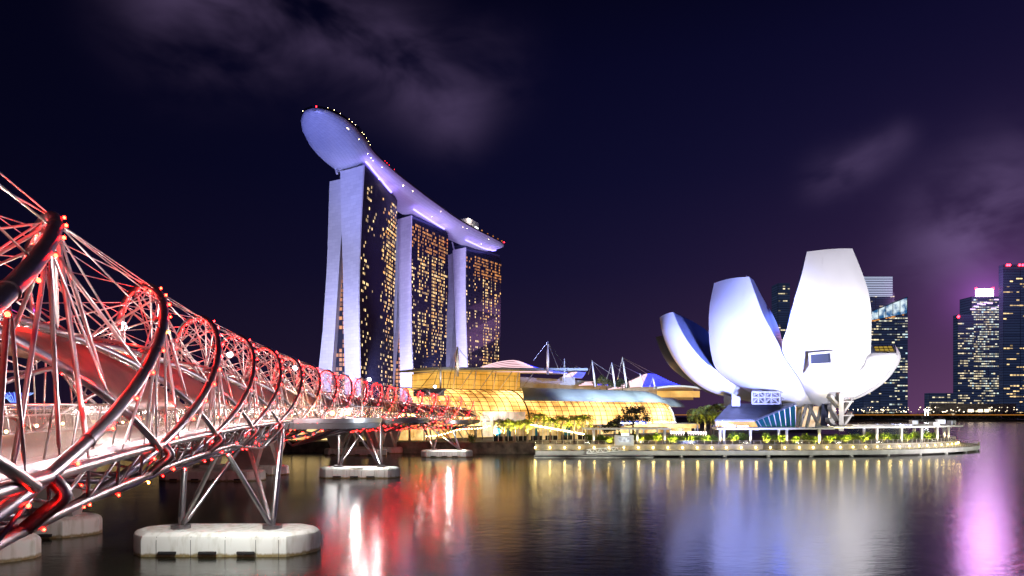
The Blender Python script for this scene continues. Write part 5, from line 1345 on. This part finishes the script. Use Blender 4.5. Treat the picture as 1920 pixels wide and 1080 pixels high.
for i,(px,w_) in enumerate(((1820,6),(1838,5),(1850,4))):
    c=P(px,770,1002); b=MB(); b.box(c,(w_,3,4)); o=b.build('kiosk',mat('kiosk_glow',(.5,.4,.3),.4,emit=(1,.8,.55),es=3)); tag(o,'small brightly lit kiosk on the far shore, %s of three'%('leftmost','middle','rightmost')[i],'kiosk')
# blue garden structures and trees far left
def supertree(label,px,top,d,r,seed):
    p=P(px,top,d); t=thing('garden_supertree',label,'garden tower',(p.x,p.y,3.4),'blue-lit garden towers')
    b=MB(); rows=[]
    for z,rr in ((3.4,r*.28),(p.z*.5,r*.2),(p.z*.75,r*.3),(p.z*.9,r*.6),(p.z,r)): rows.append([(p.x+rr*math.cos(q),p.y+rr*math.sin(q),z) for q in np.linspace(0,2*math.pi,17)])
    b.grid(rows); b.build('trunk',mat('garden_tower_skin',(.05,.06,.2),.5,emit=(.08,.10,1),es=.55),t,smooth=True)
    b=MB()
    for k in range(24):
        q=2*math.pi*k/24; b.tube([(p.x+r*.3*math.cos(q),p.y+r*.3*math.sin(q),p.z*.74),(p.x+r*.6*math.cos(q),p.y+r*.6*math.sin(q),p.z*.9),(p.x+r*1.05*math.cos(q),p.y+r*1.05*math.sin(q),p.z+.4)],.25,4)
    b.build('branch_ring',mat('garden_branch',(.2,.3,.5),.5,emit=(.3,.5,1),es=1.1),t)
supertree('tallest blue-lit garden tower glimpsed left behind the spiral',30,737,520,11,1)
supertree('second blue-lit garden tower cut by the left edge of the photo',-12,742,500,10,2)
supertree('blue-lit garden tower glimpsed between the first two spiral coils',226,730,560,9,3)
supertree('low blue-lit garden tower at the foot of the dark trees',75,762,600,9,4)
for k in range(16):
    px=-40+k*38; d=430+rg.uniform(-30,60); x,y=XY(px,d); h=rg.uniform(9,16)
    if y>0: tree('garden_tree','dark tree in the garden far behind the footbridge, %s from the left edge'%(ORD+['thirteenth','fourteenth','fifteenth','sixteenth'])[k],x,y,3.4,h,[(-3,0,h*.55,4),(3,0,h*.6,4),(0,0,h*.75,3.6)],BLACKTREE,200+k,'dark garden trees behind the footbridge',n=420,leaf=.9)

# ------------------------------------------------------------------ people on the viewing pod
def person(label,base,facing,h,shirt,pants,skin,hair,pose,seed):
    o=bpy.data.objects.new('person',None)
    V=[];E=[];Rr=[]
    def v(x,y,z,r): V.append((x*h,y*h,z*h)); Rr.append(r*h); return len(V)-1
    def e(*c):
        for a,b_ in zip(c,c[1:]): E.append((a,b_))
    pel=v(0,0,.52,.085); ch=v(0,.005,.70,.095); sh=v(0,0,.80,.07); nk=v(0,-.005,.855,.034); hd=v(0,-.012,.90,.052); ht=v(0,-.01,.955,.056)
    e(pel,ch,sh,nk,hd,ht)
    for s in (-1,1):
        hp=v(s*.055,0,.49,.06); kn=v(s*.06,-.012,.27,.042); an=v(s*.06,.01,.045,.027); toe=v(s*.065,-.075,.018,.022); e(pel,hp,kn,an,toe)
        so=v(s*.115,0,.79,.04); 
        if pose=='rail': el=v(s*.15,-.07,.65,.03); wr=v(s*.11,-.19,.615,.022); pa=v(s*.10,-.225,.61,.022); fi=v(s*.10,-.26,.60,.011); fi2=v(s*.085,-.258,.598,.011); fi3=v(s*.115,-.256,.598,.010); th=v(s*.075,-.235,.618,.011)
        else: el=v(s*.155,.01,.64,.03); wr=v(s*.165,-.03,.50,.022); pa=v(s*.165,-.038,.465,.022); fi=v(s*.165,-.045,.425,.011); fi2=v(s*.163,-.03,.428,.011); fi3=v(s*.165,-.058,.43,.010); th=v(s*.150,-.06,.455,.011)
        e(sh,so,el,wr,pa,fi); e(pa,fi2); e(pa,fi3); e(pa,th)
    me=bpy.data.meshes.new('person'); me.from_pydata(V,E,[]); me.update(); bo=bpy.data.objects.new('person',me); col.objects.link(bo)
    md=bo.modifiers.new('skin','SKIN'); 
    for i,r in enumerate(Rr): me.skin_vertices[0].data[i].radius=(r,r*.8)
    me.skin_vertices[0].data[pel].use_root=True
    sb=bo.modifiers.new('sub','SUBSURF'); sb.levels=1; sb.render_levels=1
    dg=bpy.context.evaluated_depsgraph_get(); m2=bpy.data.meshes.new_from_object(bo.evaluated_get(dg)); bpy.data.objects.remove(bo)
    for q in (skin,shirt,pants): m2.materials.append(q)
    for pl_ in m2.polygons:
        z=pl_.center.z/h; x=abs(pl_.center.x)/h
        pl_.material_index=2 if z<.53 and x<.13 and z>.03 else (1 if z<.825 and z>.5 and (x<.16 and z>.62 or x<.12) else 0); pl_.use_smooth=True
        if z<=.03: pl_.material_index=2
    o=bpy.data.objects.new('person',m2); col.objects.link(o); o.location=base; o.rotation_euler=(0,0,facing); tag(o,label,'person')
    hb=MB(); c=Vector((0,.008*h,.945*h)); hb.ball(c+Vector((0,.008*h,.012*h)),.066*h,seg=10,rings=6); ho=hb.build('hair',hair,None,smooth=True); ho.parent=o
    fb=MB()
    for s in (-1,1): fb.ball(Vector((s*.02*h,-.062*h,.925*h)),.007*h)
    fb.build('eyes',mat('eye',(.02,.02,.02),.3)).parent=o
    nb=MB(); nb.tube([(0,-.06*h,.925*h),(0,-.075*h,.905*h),(0,-.062*h,.90*h)],.008*h,6); nb.build('nose',skin).parent=o
    mb=MB(); mb.box((0,-.060*h,.885*h),(.03*h,.012*h,.006*h)); mb.build('mouth',mat('lip',(.35,.1,.09),.5)).parent=o
    return o
SK=mat('skin',(.45,.26,.18),.5); HAIRB=mat('black_hair',(.01,.008,.007),.5)
c,ex,ey,ow,hw=pods[0]
base=c+ex*6.3+ey*2.6
person('person in a white shirt and grey trousers leaning on the pod rail',c+ex*(ow*.86)+ey*(hw*.52),R_(60),1.68,mat('white_shirt',(.7,.68,.66),.8),mat('grey_trousers',(.10,.09,.09),.8),SK,HAIRB,'rail',1)
person('person in white standing close beside the one leaning on the rail',c+ex*(ow*.80)+ey*(hw*.50),R_(70),1.62,mat('cream_shirt',(.65,.58,.5),.8),mat('dark_trousers',(.03,.03,.04),.8),SK,HAIRB,'stand',2)
person('person in a dark navy shirt standing at the pod rail apart from the pair',c+ex*(ow*.80)+ey*(hw*.64),R_(50),1.76,mat('navy_shirt',(.02,.03,.09),.8),mat('navy_trousers',(.03,.03,.05),.8),SK,HAIRB,'stand',3)
# thin signal mast on the pod
p=c+ex*(ow*.70)+ey*(hw*.72); t=thing('camera_mast','thin white pole with a small head at the viewing pod end','pole',tuple(p))
b=MB(); b.tube([p,p+Vector((0,0,4.6))],.07,8); b.build('pole',WHITEP,t,smooth=True)
b=MB(); b.tube([p+Vector((0,0,4.1)),p+Vector((0,0,4.85))],.16,10); b.build('head',WHITEP,t,smooth=True)

# ------------------------------------------------------------------ floodlighting from unseen lamps
# museum floods, unseen lamps added over open water for even light
spot('museum_flood',(80,92,3),(106,207,44),820000,(.90,.86,1),37,.9,3)
spot('museum_flood',(150,140,3),(117,213,26),420000,(1,.95,1),50,.9,3)
spot('museum_flood',(74,108,3),(66,216,36),2000000,(.30,.36,1),36,.9,3)
spot('museum_flood',(70,122,3),(53,227,29),900000,(.34,.40,1),30,.9,3)
spot('museum_inner_blue',P(1430,690,245),P(1330,630,234),22000,(.1,.2,1),110,.8,4)
point('museum_inner_blue',P(1458,600,240),9000,(.12,.2,1),5)
# hotel floods at ground level
spot('tower_flood',(-150,330,8),(-124,495,90),2300000,(.52,.52,1),60,.9,4)
spot('tower_flood',(-118,380,8),(-113,495,40),1000000,(.60,.58,1),60,.9,4)
spot('tower_flood',(-150,360,8),(-122,460,195),1900000,(.24,.28,1),42,.9,4)
spot('tower_flood',(-90,470,8),(-96,620,90),1800000,(.56,.52,1),58,.9,4)
spot('tower_flood',(-70,590,8),(-57,740,95),1800000,(.58,.52,1),58,.9,4)
spot('deck_flood',(-40,480,25),(-75,580,195),1150000,(.50,.30,1),70,.9,4)
spot('deck_flood',(-30,530,20),(-35,700,195),950000,(.52,.32,1),60,.9,4)
spot('tower_flood',(-112,585,8),(-112,645,95),420000,(.56,.52,1),80,.9,4)
spot('tower_flood',(-78,690,8),(-70,762,95),420000,(.56,.52,1),80,.9,4)
